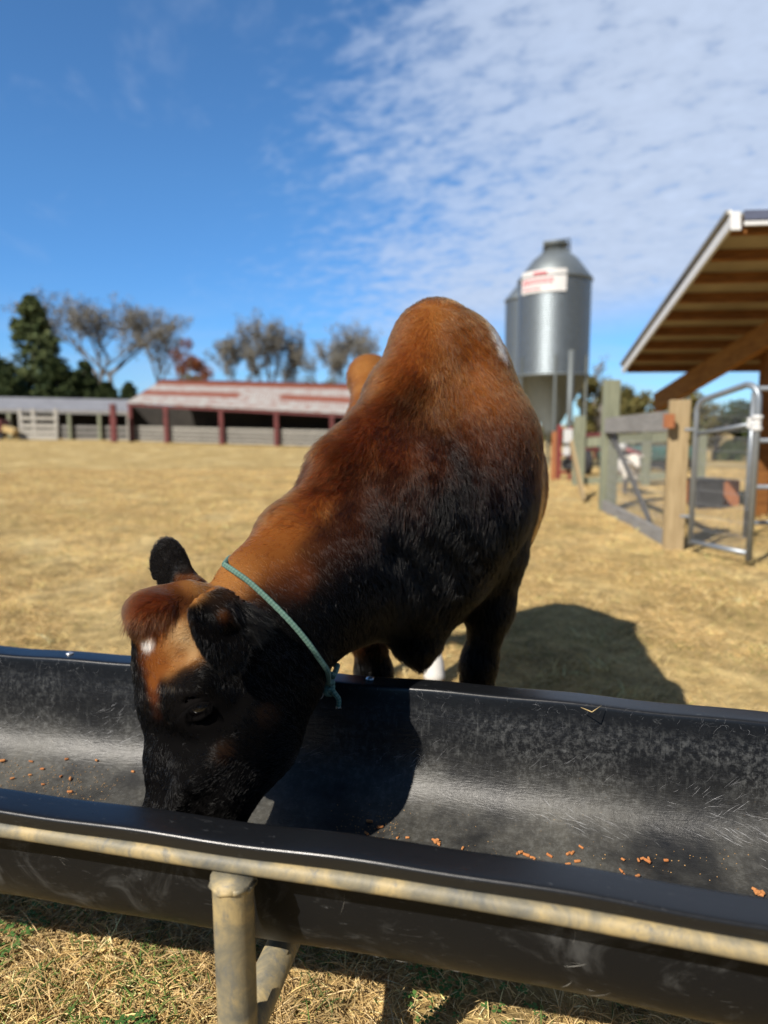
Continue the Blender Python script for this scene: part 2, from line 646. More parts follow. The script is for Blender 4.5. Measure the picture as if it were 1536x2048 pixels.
def build_trough():
    root = empty('feed_trough', (0.1, 1.1, 0))
    tag(root, 'long black plastic feed trough on muddy tan pipe legs, cow eating from it', 'trough')
    xs = np.linspace(-1.45, 1.75, 161)
    n, m = len(xs), len(PROF)
    loop = np.concatenate([PROF, PROF_OUT[::-1]])
    k = len(loop)
    V = np.stack([tpos(x, loop[:, 0], loop[:, 1]) for x in xs])          # n,k,3
    wob = 0.0016 * np.sin(xs * 9.0)[:, None] + 0.0012 * np.sin(xs * 23.0 + 1)[:, None]
    V[..., 2] += wob
    V = V.reshape(-1, 3)
    I, J = np.meshgrid(np.arange(n - 1), np.arange(k), indexing='ij')
    J2 = (J + 1) % k
    Fq = np.stack([I * k + J, I * k + J2, (I + 1) * k + J2, (I + 1) * k + J], -1).reshape(-1, 4)
    o = np_mesh('pan', V, Fq, M_plastic, True, root)
    me = o.data
    uv = me.uv_layers.new(name='UVMap')
    sloop = np.concatenate([PROF_S, PROF_S[::-1] + 3.0])
    vi = np.empty(len(me.loops), np.int32)
    me.loops.foreach_get('vertex_index', vi)
    UV = np.stack([xs[vi // k], sloop[vi % k]], -1).astype(np.float32)
    uv.data.foreach_set('uv', UV.ravel())
    at_ = me.attributes.new('outer', 'FLOAT', 'POINT')
    at_.data.foreach_set('value', np.tile((np.arange(k) >= m).astype(np.float32), n))
    # ends
    for xe in (-1.45, 1.75):
        e = MB()
        sel = PROF[4:-4]
        d = 0.008 if xe < 0 else -0.008
        pa = tpos(xe + d, sel[:, 0], sel[:, 1])
        pb = tpos(xe + 2 * d, sel[:, 0], sel[:, 1])
        q = len(sel)
        e.add(list(pa) + list(pb), [tuple(range(q)), tuple(range(2 * q - 1, q - 1, -1))] + [(i, i + q, i + q + 1, i + 1) for i in range(q - 1)])
        e.build('end_panel', M_plastic, root)
    # pipe rails under both rims
    for v in (-.3165, .3165):
        pts = tpos(np.linspace(-1.45, 1.75, 60), v + np.sign(v) * .004 * np.clip(np.linspace(-3, 3, 60), -1, 1), 0.5415)
        pts[:, 2] += 0.0016 * np.sin(np.linspace(-1.45, 1.75, 60) * 9)
        MB().tube(pts, 0.0114, 14).build('rail', M_pipe, root, True)
    # leg frames
    for x0 in (-0.118, 1.45):
        nt = tpos(x0, -.3165, .53)
        ft = tpos(x0, .3165, .53)
        leg = MB()
        leg.tube([nt + np.array([0, -.001, -.004]), nt + np.array([0, 0.0, -.02]), nt + np.array([0, .006, -.25]), nt + np.array([-.004, .012, -.52])], [.0285, .0265, .0262, .0262], 20)
        l = leg.build('leg', M_pipe, root, True)
        w = MB()
        for q in range(9):
            a = q * 2 * math.pi / 9
            w.tube([nt + np.array([math.cos(a) * .0275, math.sin(a) * .0275, -.013 + .002 * math.sin(q * 3)]),
                    nt + np.array([math.cos(a + .75) * .0275, math.sin(a + .75) * .0275, -.013 + .002 * math.cos(q * 2)])], .0042, 6)
        w.build('weld', M_pipe, l, True)
        leg = MB()
        leg.tube([ft, ft + np.array([0, 0, -.26]), ft + np.array([0, -.012, -.52])], .0262, 20)
        leg.build('leg', M_pipe, root, True)
        a = nt + np.array([.0, .03, -.262])
        bb = ft + np.array([-.075 if x0 < 0 else 0, -.02, -.32])
        MB().tube([a, (a + bb) / 2, bb], .0262, 18).build('cross_brace', M_pipe, root, True)
    # fixing bolts through the rim
    for x0, v in ((-.80, .292), (-.10, .292), (0.9, .292)):
        p = tpos(x0, v, .5728)
        b = MB()
        b.lathe([(.0085, -.002), (.0085, .0018), (.0055, .003), (.003, .0045), (.0008, .0047)], p, 16)
        b.build('bolt', M_zinc, root, True)
    return root


TROUGH = build_trough()


def m_scratch(t, b):
    a = t.new('ShaderNodeAttribute', attribute_name='tint')
    t.L.new(a.outputs['Color'], b.inputs['Base Color'])
    b.inputs['Roughness'].default_value = 0.5


M_scratch = mat('shaved_plastic', m_scratch)


def surf_on_pan(x0, s):
    v = np.interp(s, PROF_S, PROF[:, 0])
    z = np.interp(s, PROF_S, PROF[:, 1])
    return tpos(x0, v, z + .0016 * np.sin(x0 * 9) + .0012 * np.sin(x0 * 23 + 1))


def build_scratches():
    S = PROF_S[-1]
    P, R, Cc = [], [], []
    k = 7

    def put(x, s, ang, L, bend, rad, g):
        t = np.linspace(-.5, .5, k)
        a = ang + bend * t
        dx = np.cumsum(np.cos(a)) * L / k
        ds = np.cumsum(np.sin(a)) * L / k
        ss = np.clip(s + ds - ds.mean(), .03, S - .03)
        q = surf_on_pan(x + dx - dx.mean(), ss)
        P.append(q)
        R.append(rad * (1 - np.abs(t) * 1.7).clip(.12, 1))
        Cc.append((g, g * 1.01, g * 1.03))
    r = rng
    # short gouges fanning along the far corner of the pan floor, in swept families
    for _ in range(46):
        xc = r.uniform(-1.3, 1.4)
        up_ = r.random() < .55
        ang = (.55 if up_ else -.45) + r.normal(0, .15)
        s0 = S - (.215 if up_ else .275) + r.normal(0, .018)
        for _k in range(int(r.uniform(8, 26))):
            put(xc + r.normal(0, .05), s0 + r.normal(0, .014), ang + r.normal(0, .10), r.uniform(.010, .045), r.normal(0, .5), r.uniform(.0002, .00062), r.uniform(.08, .42))
    for _ in range(500):
        put(r.uniform(-1.3, 1.4), S - .245 + r.normal(0, .03), r.normal(0, .3), r.uniform(.006, .03), r.normal(0, .6), r.uniform(.00014, .0003), r.uniform(.06, .30))
    for _ in range(900):
        put(r.uniform(-1.3, 1.4), r.uniform(S - .24, S - .07), r.uniform(0, 3.14), r.uniform(.005, .030), r.normal(0, 1.2), r.uniform(.0001, .00024), r.uniform(.03, .22))
    for _ in range(220):
        put(r.uniform(-1.3, 1.4), S - .083 + r.normal(0, .007), r.uniform(0, 3.14), r.uniform(.006, .026), r.normal(0, 2.0), r.uniform(.00012, .00026), r.uniform(.10, .42))
    for _ in range(420):
        put(r.uniform(-1.3, 1.4), r.uniform(.2, S - .26), r.normal(0, .6), r.uniform(.008, .035), r.normal(0, 1.2), r.uniform(.00010, .00022), r.uniform(.03, .16))
    for _ in range(70):
        x = r.uniform(-.75, .6)
        s0 = r.uniform(PROF_S[-1] * .05, .30)
        L = r.uniform(.008, .045)
        t = np.linspace(-.5, .5, k)
        a = r.normal(0, 1.2) + r.normal(0, .8) * t
        dx, ds = np.cumsum(np.cos(a)) * L / k, np.cumsum(np.sin(a)) * L / k
        ss = np.clip(s0 + ds - ds.mean(), .05, .33)
        q = tpos(x + dx - dx.mean(), np.interp(ss, PROF_S, PROF_OUT[:, 0]), np.interp(ss, PROF_S, PROF_OUT[:, 1]))
        P.append(q)
        R.append(r.uniform(.00012, .00032) * (1 - np.abs(t) * 1.7).clip(.12, 1))
        g = r.uniform(.08, .3)
        Cc.append((g, g * .97, g * .86))
    o = curves_obj('scratches', np.array(P), np.array(R), M_scratch, np.array(Cc), TROUGH)
    tag(o, kind='stuff')


build_scratches()

# ------------------------------------------------------------------ the cow
def B(px, py, Y, r):
    """sphere centre on a sight line at distance Y, radius given in photo pixels at that distance"""
    p = at(px, py, Y)
    return p, r * depth(p) / FPX


def d_cone(P, a, ra, b, rb):
    ba = b - a
    h = np.clip(((P - a) @ ba) / max(1e-9, ba @ ba), 0, 1)
    return np.linalg.norm(P - a - h[:, None] * ba, axis=1) - (ra + (rb - ra) * h)


def d_ell(P, c, r, R=None):
    q = P - c
    if R is not None:
        q = q @ R
    r = np.asarray(r)
    k0 = np.linalg.norm(q / r, axis=1)
    k1 = np.linalg.norm(q / (r * r), axis=1)
    return np.where(k1 > 1e-9, k0 * (k0 - 1) / np.maximum(k1, 1e-9), -r.min())


def smin(a, b, k):
    h = np.clip(.5 + .5 * (b - a) / k, 0, 1)
    return b + (a - b) * h - k * h * (1 - h)


def smax(a, b, k):
    return -smin(-a, -b, k)


def frame(L, N):
    """columns: length axis, width axis, normal"""
    L = np.array(L, float)
    L /= np.linalg.norm(L)
    N = np.array(N, float)
    N -= L * (N @ L)
    N /= np.linalg.norm(N)
    return np.stack([L, np.cross(N, L), N], 1)


A3 = lambda *a: np.array(a, float)
EYE_C = at(402, 1411, 1.047)
EYE_R = 0.0205
PRIMS = []


def chain(k, *s):
    for p, q in zip(s[:-1], s[1:]):
        PRIMS.append(('c', p[0], p[1], q[0], q[1], k))
    if len(s) == 1:
        PRIMS.append(('c', s[0][0], s[0][1], s[0][0] + 1e-4, s[0][1], k))


def ell(k, c, r, R=None):
    PRIMS.append(('e', np.array(c, float), np.array(r, float), R, k))


def build_prims():
    # trunk
    ell(.05, A3(.174, 2.36, .935), A3(.310, .86, .335))
    chain(.12, (A3(.125, 1.80, 1.27), .075), (A3(.135, 2.2, 1.225), .075), (A3(.15, 2.8, 1.255), .075), (A3(.15, 3.12, 1.22), .07))
    ell(.10, A3(.15, 2.93, 1.06), A3(.26, .34, .30))
    for sx in (-1, 1):
        chain(.07, (A3(.15 + sx * .205, 2.74, 1.285), .062), (A3(.15 + sx * .16, 3.05, 1.15), .08))
        chain(.10, (A3(.15 + sx * .205, 2.74, 1.27), .06), (A3(.155 + sx * .22, 2.45, 1.12), .06))
        ell(.08, A3(.16 + sx * .15, 2.95, .86), A3(.115, .24, .30))
    # shoulders and chest
    ell(.08, A3(.212, 1.80, .97), A3(.108, .20, .32))
    ell(.07, A3(.020, 1.80, .95), A3(.10, .20, .30))
    ell(.09, A3(.115, 1.70, .86), A3(.16, .19, .26))
    chain(.07, B(950, 760, 1.76, 70), B(985, 880, 1.70, 75), B(965, 1010, 1.62, 70))
    # neck: crest, middle, throat
    chain(.07, B(481, 1167, 1.235, 43), B(583, 1071, 1.38, 47), B(700, 945, 1.52, 60), B(826, 780, 1.66, 66), B(870, 686, 1.75, 70), B(908, 696, 1.78, 68))
    chain(.07, B(560, 1230, 1.26, 108), B(660, 1146, 1.40, 102), B(795, 1020, 1.58, 126), B(885, 900, 1.74, 138))
    chain(.06, B(598, 1286, 1.255, 76), B(700, 1198, 1.42, 74), B(795, 1175, 1.53, 92), B(880, 1080, 1.60, 120))
    # dewlap / brisket
    chain(.05, B(800, 1195, 1.53, 62), B(830, 1285, 1.53, 32), B(842, 1322, 1.535, 10))
    chain(.05, B(885, 1170, 1.56, 72), B(855, 1268, 1.55, 26))
    # fore legs
    chain(.045, B(985, 1110, 1.70, 62), B(982, 1215, 1.71, 37), B(958, 1330, 1.72, 29), (A3(.232, 1.715, .41), .043), (A3(.232, 1.73, .34), .034), (A3(.232, 1.735, .14), .030))
    chain(.03, (A3(.232, 1.735, .13), .036), (A3(.232, 1.715, .06), .038), (A3(.232, 1.69, .025), .044))
    chain(.045, B(745, 1180, 1.70, 60), B(737, 1270, 1.71, 31), B(748, 1345, 1.72, 27), (A3(-.025, 1.715, .41), .043), (A3(-.025, 1.73, .34), .034), (A3(-.025, 1.735, .14), .030))
    chain(.03, (A3(-.025, 1.735, .13), .036), (A3(-.025, 1.715, .06), .038), (A3(-.025, 1.69, .025), .044))
    # hind legs
    for x, hx in ((.215, .215), (-.045, -.045)):
        chain(.05, (A3(x + .03, 2.95, .72), .095), (A3(hx + .01, 3.12, .50), .052), (A3(hx, 3.10, .42), .036), (A3(hx, 3.00, .16), .030))
        chain(.03, (A3(hx, 2.995, .14), .036), (A3(hx, 2.96, .07), .038), (A3(hx, 2.935, .03), .046))
    chain(.03, (A3(.15, 3.23, 1.22), .035), (A3(.15, 3.30, 1.05), .025), (A3(.15, 3.31, .6), .016), (A3(.15, 3.30, .42), .03))
    # head
    k = .03
    chain(.045, B(372, 1218, 1.17, 58), B(356, 1270, 1.145, 72), B(372, 1370, 1.125, 80))
    chain(k, B(332, 1330, 1.16, 56), B(345, 1410, 1.12, 50), B(347, 1520, 1.085, 50), B(350, 1640, 1.05, 58), B(372, 1740, 1.03, 66))
    chain(k, B(482, 1330, 1.165, 118), B(474, 1430, 1.13, 104), B(432, 1560, 1.08, 72), B(400, 1680, 1.05, 66))
    chain(.04, B(560, 1360, 1.19, 92), B(505, 1480, 1.14, 78), B(432, 1585, 1.085, 56))
    chain(k, B(326, 1345, 1.225, 52), B(345, 1430, 1.20, 50))
    chain(.04, B(460, 1380, 1.27, 90), B(425, 1560, 1.15, 60))
    # brow over the eye, facial ridge, lips
    chain(.028, B(398, 1395, 1.085, 68))
    chain(.022, B(372, 1375, 1.058, 32), B(405, 1362, 1.052, 30), B(436, 1385, 1.06, 28))
    chain(.02, B(470, 1462, 1.075, 28), B(425, 1520, 1.045, 22), B(385, 1570, 1.02, 18))
    chain(.03, B(366, 1530, 1.045, 16), B(352, 1610, 1.01, 14))
    # hair roll on the poll
    ell(.014, at(304, 1216, 1.12), A3(.043, .055, .032), None)
    ell(.014, at(330, 1208, 1.13), A3(.030, .05, .027))
    ell(.014, at(288, 1238, 1.115), A3(.022, .04, .032))


def lid_point(q, off, out=.0015):
    xx = q * .0250
    zz = off * (1 - q * q) + .30 * xx
    yy = -math.sqrt(max(1e-6, (EYE_R + out) ** 2 - min(xx * xx * .8 + zz * zz, (EYE_R + out) ** 2 * .96)))
    return EYE_C + A3(xx, yy, zz)


def head_extra(P, d):
    # eye socket and lids
    so = np.linalg.norm(P - (EYE_C + A3(-.002, -.010, .000)), axis=1) - .0235
    d = smax(d, -so, .006)
    for sgn, off, th in ((1, .0140, .0034), (-1, -.0125, .0032)):
        pts = [lid_point(q, off) for q in np.linspace(-1, 1, 9)]
        for p, q in zip(pts[:-1], pts[1:]):
            d = smin(d, d_cone(P, p, th, q, th), .005)
    return d


EAR_L = at(450, 1264, 1.04)
FR_L = frame(at(470, 1350, 1.02) - at(440, 1185, 1.06), A3(.55, -.75, -.35))
EAR_R = at(340, 1132, 1.33)
FR_R = frame(at(322, 1092, 1.345) - at(376, 1178, 1.30), A3(-.25, -.95, .1))


def ears(P, d):
    for c, Fm, Lh, Wh, near in ((EAR_L, FR_L, .066, .050, 1), (EAR_R, FR_R, .060, .046, 0)):
        q = (P - c) @ Fm
        cup = q[:, 1] ** 2 * 5.0 - .004                                # curl the edges towards the viewer
        q2 = q.copy()
        q2[:, 2] -= cup * 1.0
        if near:
            q2[:, 1] *= 1 + .35 * np.clip(q[:, 0] / Lh, -1, 1)
        e = d_ell(q2, A3(0, 0, 0), A3(Lh, Wh, .0085 if near else .012)) * .7
        d = smin(d, e, .022 if near else .014)
    b0, r0 = B(432, 1200, 1.09, 26)
    b1, r1 = B(444, 1235, 1.045, 20)
    d = smin(d, d_cone(P, b0, r0, b1, r1), .02)
    b0, r0 = B(392, 1180, 1.27, 24)
    b1, r1 = B(368, 1162, 1.31, 20)
    d = smin(d, d_cone(P, b0, r0, b1, r1), .02)
    return d


def cow_sdf(P, far=.14):
    """signed distance to the cow (only accurate near the surface)"""
    d = np.full(len(P), 1.0)
    for pr in PRIMS:
        k = pr[-1]
        if pr[0] == 'c':
            _, a, ra, b, rb, _k = pr
            lo = np.minimum(a, b) - max(ra, rb) - far
            hi = np.maximum(a, b) + max(ra, rb) + far
        else:
            _, c, r, R, _k = pr
            m = r.max()
            lo, hi = c - m - far, c + m + far
            if R is None:
                lo, hi = c - r - far, c + r + far
        s = np.all((P > lo) & (P < hi), axis=1)
        if not s.any():
            continue
        Q = P[s]
        e = d_cone(Q, a, ra, b, rb) if pr[0] == 'c' else d_ell(Q, c, r, R)
        d[s] = smin(d[s], e, k)
    # grooves between neck and shoulder, folds of the neck
    s = np.all((P > A3(-.3, 1.2, .6)) & (P < A3(.6, 2.1, 1.5)), axis=1)
    if s.any():
        Q = P[s]
        g = d[s]
        for pts, dep in GROOVES:
            for (a, ra), (b, rb) in zip(pts[:-1], pts[1:]):
                e = d_cone(Q, a, ra, b, rb)
                g = smax(g, -e, dep)
        d[s] = g
    s = np.all((P > A3(-.7, .8, .2)) & (P < A3(.1, 1.5, 1.05)), axis=1)
    if s.any():
        d[s] = ears(P[s], head_extra(P[s], d[s]))
    # soft unevenness of flesh and bone under the hide
    x, y, z = P.T
    d = d + .0035 * np.sin(9 * x + 3 * y + 1.3 * np.sin(7 * z)) * np.sin(11 * z + 5 * y + 1) + .0016 * np.sin(31 * x + 13 * y) * np.sin(27 * z + 1.7 + 9 * y)
    return d


GROOVES = []


def build_grooves():
    # cut shallowly: cylinders whose axis lies just outside the hide
    GROOVES.append(([B(880, 768, 1.545, 6), B(820, 812, 1.495, 10), B(765, 856, 1.435, 7)], .035))
    GROOVES.append(([B(868, 905, 1.435, 8), B(842, 1000, 1.39, 13), B(800, 1100, 1.375, 10)], .045))


build_prims()


def cow_mesh():
    h = .0065
    lo = A3(-.62, .86, -.02)
    n = np.array([186, 390, 222])
    cs = 6                                           # coarse cells per axis
    nc = n // cs + 1
    ax = [lo[i] + np.arange(nc[i]) * cs * h for i in range(3)]
    G = np.stack(np.meshgrid(*ax, indexing='ij'), -1).reshape(-1, 3)
    dc = cow_sdf(G, .3).reshape(nc)
    D = np.repeat(np.repeat(np.repeat(np.where(dc < 0, -1., 1.).astype(np.float32), cs, 0), cs, 1), cs, 2)
    act = np.abs(dc) < h * cs * 1.9
    a2 = act.copy()
    for axn in range(3):
        a2 |= np.roll(act, 1, axn) | np.roll(act, -1, axn)
        act = a2.copy()
    A = np.repeat(np.repeat(np.repeat(a2, cs, 0), cs, 1), cs, 2)
    idx = np.argwhere(A)
    pts = lo + idx * h - cs * h / 2 + h / 2
    off = -cs * h / 2 + h / 2
    D[A] = cow_sdf(pts).astype(np.float32)
    base = lo + off
    # surface nets
    S = D < 0
    N = np.array(D.shape)
    c = np.zeros(tuple(N - 1), np.int8)
    corners = [(i, j, k) for i in (0, 1) for j in (0, 1) for k in (0, 1)]
    sl = lambda o: tuple(slice(q, N[a] - 1 + q) for a, q in enumerate(o))
    for o in corners:
        c += S[sl(o)]
    cells = np.argwhere((c > 0) & (c < 8))
    vid = np.full(tuple(N - 1), -1, np.int32)
    vid[tuple(cells.T)] = np.arange(len(cells))
    acc = np.zeros((len(cells), 3))
    cnt = np.zeros(len(cells))
    for o in corners:
        for a in range(3):
            if o[a]:
                continue
            o2 = list(o)
            o2[a] = 1
            da = D[tuple((cells + o).T)]
            db = D[tuple((cells + o2).T)]
            m = (da < 0) != (db < 0)
            t = da[m] / (da[m] - db[m])
            p = np.repeat(np.array([o], float), m.sum(), 0)
            p[:, a] += t
            acc[m] += p
            cnt[m] += 1
    V = base + (cells + acc / cnt[:, None]) * h
    F = []
    for a in range(3):
        b_, c_ = (a + 1) % 3, (a + 2) % 3
        s0 = [slice(1, N[i] - 1) for i in range(3)]
        s1 = list(s0)
        s0[a] = slice(0, N[a] - 1)
        s1[a] = slice(1, N[a])
        e = S[tuple(s0)] != S[tuple(s1)]
        E = np.argwhere(e)
        E[:, b_] += 1
        E[:, c_] += 1
        inside = S[tuple(E.T)]
        q = []
        for (u, v) in ((0, 0), (1, 0), (1, 1), (0, 1)):
            I = E.copy()
            I[:, b_] -= u
            I[:, c_] -= v
            q.append(vid[tuple(I.T)])
        q = np.stack(q, 1)
        q[~inside] = q[~inside][:, ::-1]
        F.append(q)
    F = np.concatenate(F)
    F = F[(F >= 0).all(1)]
    for _ in range(2):
        g = grad(V)
        d = cow_sdf(V)
        V = V - g * np.clip(d, -h, h)[:, None] * .9
    # keep the largest piece only
    return V, F[:, ::-1]


def grad(P, e=.002):
    g = np.stack([cow_sdf(P + o) - cow_sdf(P - o) for o in np.eye(3) * e], 1)
    return g / np.maximum(1e-9, np.linalg.norm(g, axis=1))[:, None]


def hit(px, py):
    """first point of the cow on the sight lines of photo pixels (arrays)"""
    px, py = np.atleast_1d(np.asarray(px, float)), np.atleast_1d(np.asarray(py, float))
    D = np.stack([ray(a, b) for a, b in zip(px, py)])
    D /= np.linalg.norm(D, axis=1)[:, None]
    t = np.full(len(D), .75)
    for _ in range(160):
        d = cow_sdf(EYE + D * t[:, None], .3)
        t += np.clip(d * .7, -.02, .05)
        t = np.minimum(t, 4.0)
    return EYE + D * t[:, None], t


build_grooves()

# ---- coat colours
TAN = (.285, .122, .034)
ORANGE = (.19, .061, .0125)
RUST = (.078, .021, .0062)
DEEP = (.020, .0066, .0034)
BLACK = (.0026, .0023, .0023)
SOOT = (.005, .0042, .004)
CREAM = (.50, .33, .16)
WHITE = (.70, .68, .64)
TUFT = (.100, .027, .0085)
BUFF = (.28, .12, .035)
BROWNISH = (.036, .017, .008)


def coat(P, N):
    """coat colour at points of the hide"""
    x, y, z = P.T
    n = len(P)
    wv = .5 + .5 * (.6 * np.sin(17 * x + 9 * y + 2 * np.sin(13 * z)) * np.sin(15 * z + 11 * y + 2) + .4 * np.sin(47 * x + 23 * y + 1.5 * np.sin(39 * z)) * np.sin(41 * z + 29 * y))
    C = np.empty((n, 3))
    mixc = lambda C, col, f: C * (1 - f[:, None]) + np.array(col) * f[:, None]
    # trunk: orange above, warmer below, darker legs
    C[:] = ORANGE
    C = mixc(C, TAN, sst(y, 2.2, 2.9) * .75)
    C = mixc(C, RUST, sst(z, 1.05, .72) * .6)
    C = mixc(C, TAN, sst(y, 2.0, 2.5) * sst(z, 1.2, .8) * .5)
    C = mixc(C, BLACK, sst(z, .66, .52) * sst(y, 2.9, 2.4))
    C = mixc(C, BLACK, sst(z, .50, .40))
    C = mixc(C, DEEP, sst(y, 1.92, 1.78) * sst(z, 1.22, 1.02) * sst(x, -.02, .10) * .8)
    C = mixc(C, BLACK, sst(y, 1.95, 1.75) * sst(z, 1.10, .92) * sst(x, -.10, .05))
    C = mixc(C, BLACK, sst(y, 1.42, 1.28) * sst(z, .86, .78))
    w = sst(x + .05 * (wv - .5), .19, .25) * sst(z + .08 * (wv - .5), 1.10, 1.19) * sst(y, 1.86, 1.98) * sst(y + .2 * (wv - .5), 2.32, 2.18)
    C = mixc(C, WHITE, w)
    # white socks behind
    C = mixc(C, WHITE, sst(y, 2.7, 2.8) * sst(z, .46, .40))
    C = mixc(C, (.045, .038, .03), sst(z, .075, .06) * sst(y, 2.4, 2.3))
    C = mixc(C, (.25, .17, .09), sst(z, .035, .02) * sst(y, 2.7, 2.8))
    # front of the animal: painted as soft patches round points of the hide
    for cpt, rad, col, amt in PATCHES:
        q = np.linalg.norm(P - cpt, axis=1) / rad
        q = q + (wv - .5) * .30
        f = sst(q, 1.08, .38) * amt
        C = mixc(C, col, f)
    for cc, Fm, Lh, Wh, dark in ((EAR_L, FR_L, .066, .050, BLACK), (EAR_R, FR_R, .060, .046, SOOT)):
        q = (P - cc) @ Fm
        on = sst(np.abs(q[:, 2] - q[:, 1] ** 2 * 5.0), .020, .012) * sst(np.abs(q[:, 1]), Wh * 1.3, Wh * 1.1) * (sst(q[:, 0], -Lh * .85, -Lh * .6) if Lh > .06 else sst(q[:, 0], -Lh * 1.0, -Lh * .72))
        C = mixc(C, dark, on)
        C = mixc(C, BROWNISH, on * sst(wv, .5, .9) * sst(q[:, 0], Lh * .2, -Lh * .5) * .6)
    return C


def make_patches():
    raw = [
        # px, py, radius px, colour, amount      (later ones lie on top)
        (835, 1280, 190, BLACK, 1), (960, 1180, 170, BLACK, 1), (750, 1250, 150, BLACK, 1), (890, 1050, 190, BLACK, 1),
        (990, 1000, 120, BLACK, .9), (940, 930, 130, DEEP, .8), (1000, 850, 110, RUST, .5), (960, 1130, 150, BLACK, 1),
        (800, 1130, 150, BLACK, 1), (720, 1160, 130, BLACK, 1), (640, 1250, 130, BLACK, 1), (860, 960, 120, BLACK, .9), (845, 905, 80, DEEP, .8),
        (760, 900, 130, RUST, .7), (700, 960, 130, RUST, .85), (630, 1030, 100, RUST, .7), (745, 985, 90, DEEP, .75), (800, 1000, 80, DEEP, .8), (700, 1050, 85, DEEP, .8),
        (640, 1100, 75, DEEP, .55), (790, 1080, 80, BLACK, .8), (580, 1150, 60, RUST, .8), (560, 1180, 55, DEEP, .5),
        (800, 700, 130, RUST, .30), (750, 800, 100, RUST, .75), (820, 850, 70, DEEP, .5), (830, 800, 60, DEEP, .45), (770, 745, 60, ORANGE, .5), (690, 830, 60, RUST, .7),
        (880, 620, 70, TAN, .35), (930, 680, 90, ORANGE, .5), (960, 760, 90, ORANGE, .5),
        # neck behind the poll
        (470, 1120, 60, TAN, .9), (515, 1085, 75, ORANGE, .95), (555, 1045, 70, ORANGE, .95), (600, 1000, 75, ORANGE, .8), (640, 950, 70, RUST, .9), (450, 1140, 75, TAN, .75), (520, 1110, 70, ORANGE, .6), (395, 1170, 45, TAN, .6), (430, 1170, 55, TAN, .8),
        # head
        (500, 1400, 150, BLACK, 1), (560, 1290, 110, BLACK, 1), (560, 1400, 110, BLACK, 1), (430, 1500, 130, BLACK, 1), (340, 1580, 120, BLACK, 1), (400, 1700, 150, BLACK, 1),
        (480, 1600, 120, BLACK, 1), (640, 1340, 70, BLACK, 1),
        (350, 1290, 75, BUFF, 1), (385, 1205, 55, TAN, 1), (420, 1185, 48, TAN, .9), (380, 1235, 45, TAN, .9), (352, 1275, 40, CREAM, .7), (368, 1305, 34, CREAM, .75), (345, 1320, 40, BUFF, .9),
        (300, 1270, 45, ORANGE, .95), (297, 1340, 45, RUST, .95), (306, 1390, 28, RUST, .95), (315, 1330, 30, ORANGE, .9), (306, 1365, 20, ORANGE, .8), (312, 1425, 22, DEEP, .9),
        (325, 1470, 34, BLACK, .9), (306, 1470, 40, BLACK, .9), (302, 1530, 50, BLACK, 1), (298, 1600, 60, BLACK, 1), (600, 1460, 70, BLACK, 1), (560, 1530, 60, BLACK, 1), (276, 1345, 26, SOOT, .9), (281, 1375, 28, SOOT, .95), (292, 1405, 22, SOOT, .9), (298, 1425, 18, SOOT, .8),
        (385, 1395, 72, SOOT, 1), (365, 1355, 30, SOOT, .8), (350, 1390, 24, SOOT, .8), (430, 1360, 40, BLACK, 1),
        (300, 1210, 62, TUFT, 1), (335, 1205, 40, TUFT, 1), (275, 1235, 40, TUFT, .8), (285, 1260, 34, RUST, .7),
        (294, 1288, 18, WHITE, .95),
        (455, 1195, 36, SOOT, .8), (436, 1195, 34, SOOT, .9), (470, 1205, 34, BROWNISH, .9), (418, 1216, 24, SOOT, .8),
        (448, 1505, 26, BROWNISH, .45), (540, 1430, 30, BROWNISH, .25),
        (425, 1145, 30, TAN, .8), (722, 735, 26, TAN, .9), (712, 780, 24, TAN, .8), (700, 760, 8, DEEP, .5), (1082, 930, 45, TAN, .9), (1084, 1000, 45, TAN, .9), (1070, 1060, 40, TAN, .8), (1070, 880, 30, ORANGE, .8), (992, 676, 19, WHITE, 1), (1004, 704, 17, WHITE, 1), (981, 655, 14, WHITE, 1),
    ]
    P, t = hit([r[0] for r in raw], [r[1] for r in raw])
    out = []
    for r, p, tt in zip(raw, P, t):
        if tt > 3.9:
            continue
        out.append((p, r[2] * depth(p) / FPX * 1.15, r[3], r[4]))
    # keep the ear patches on the ears, the head's own black off the neck
    return out


PATCHES = make_patches()

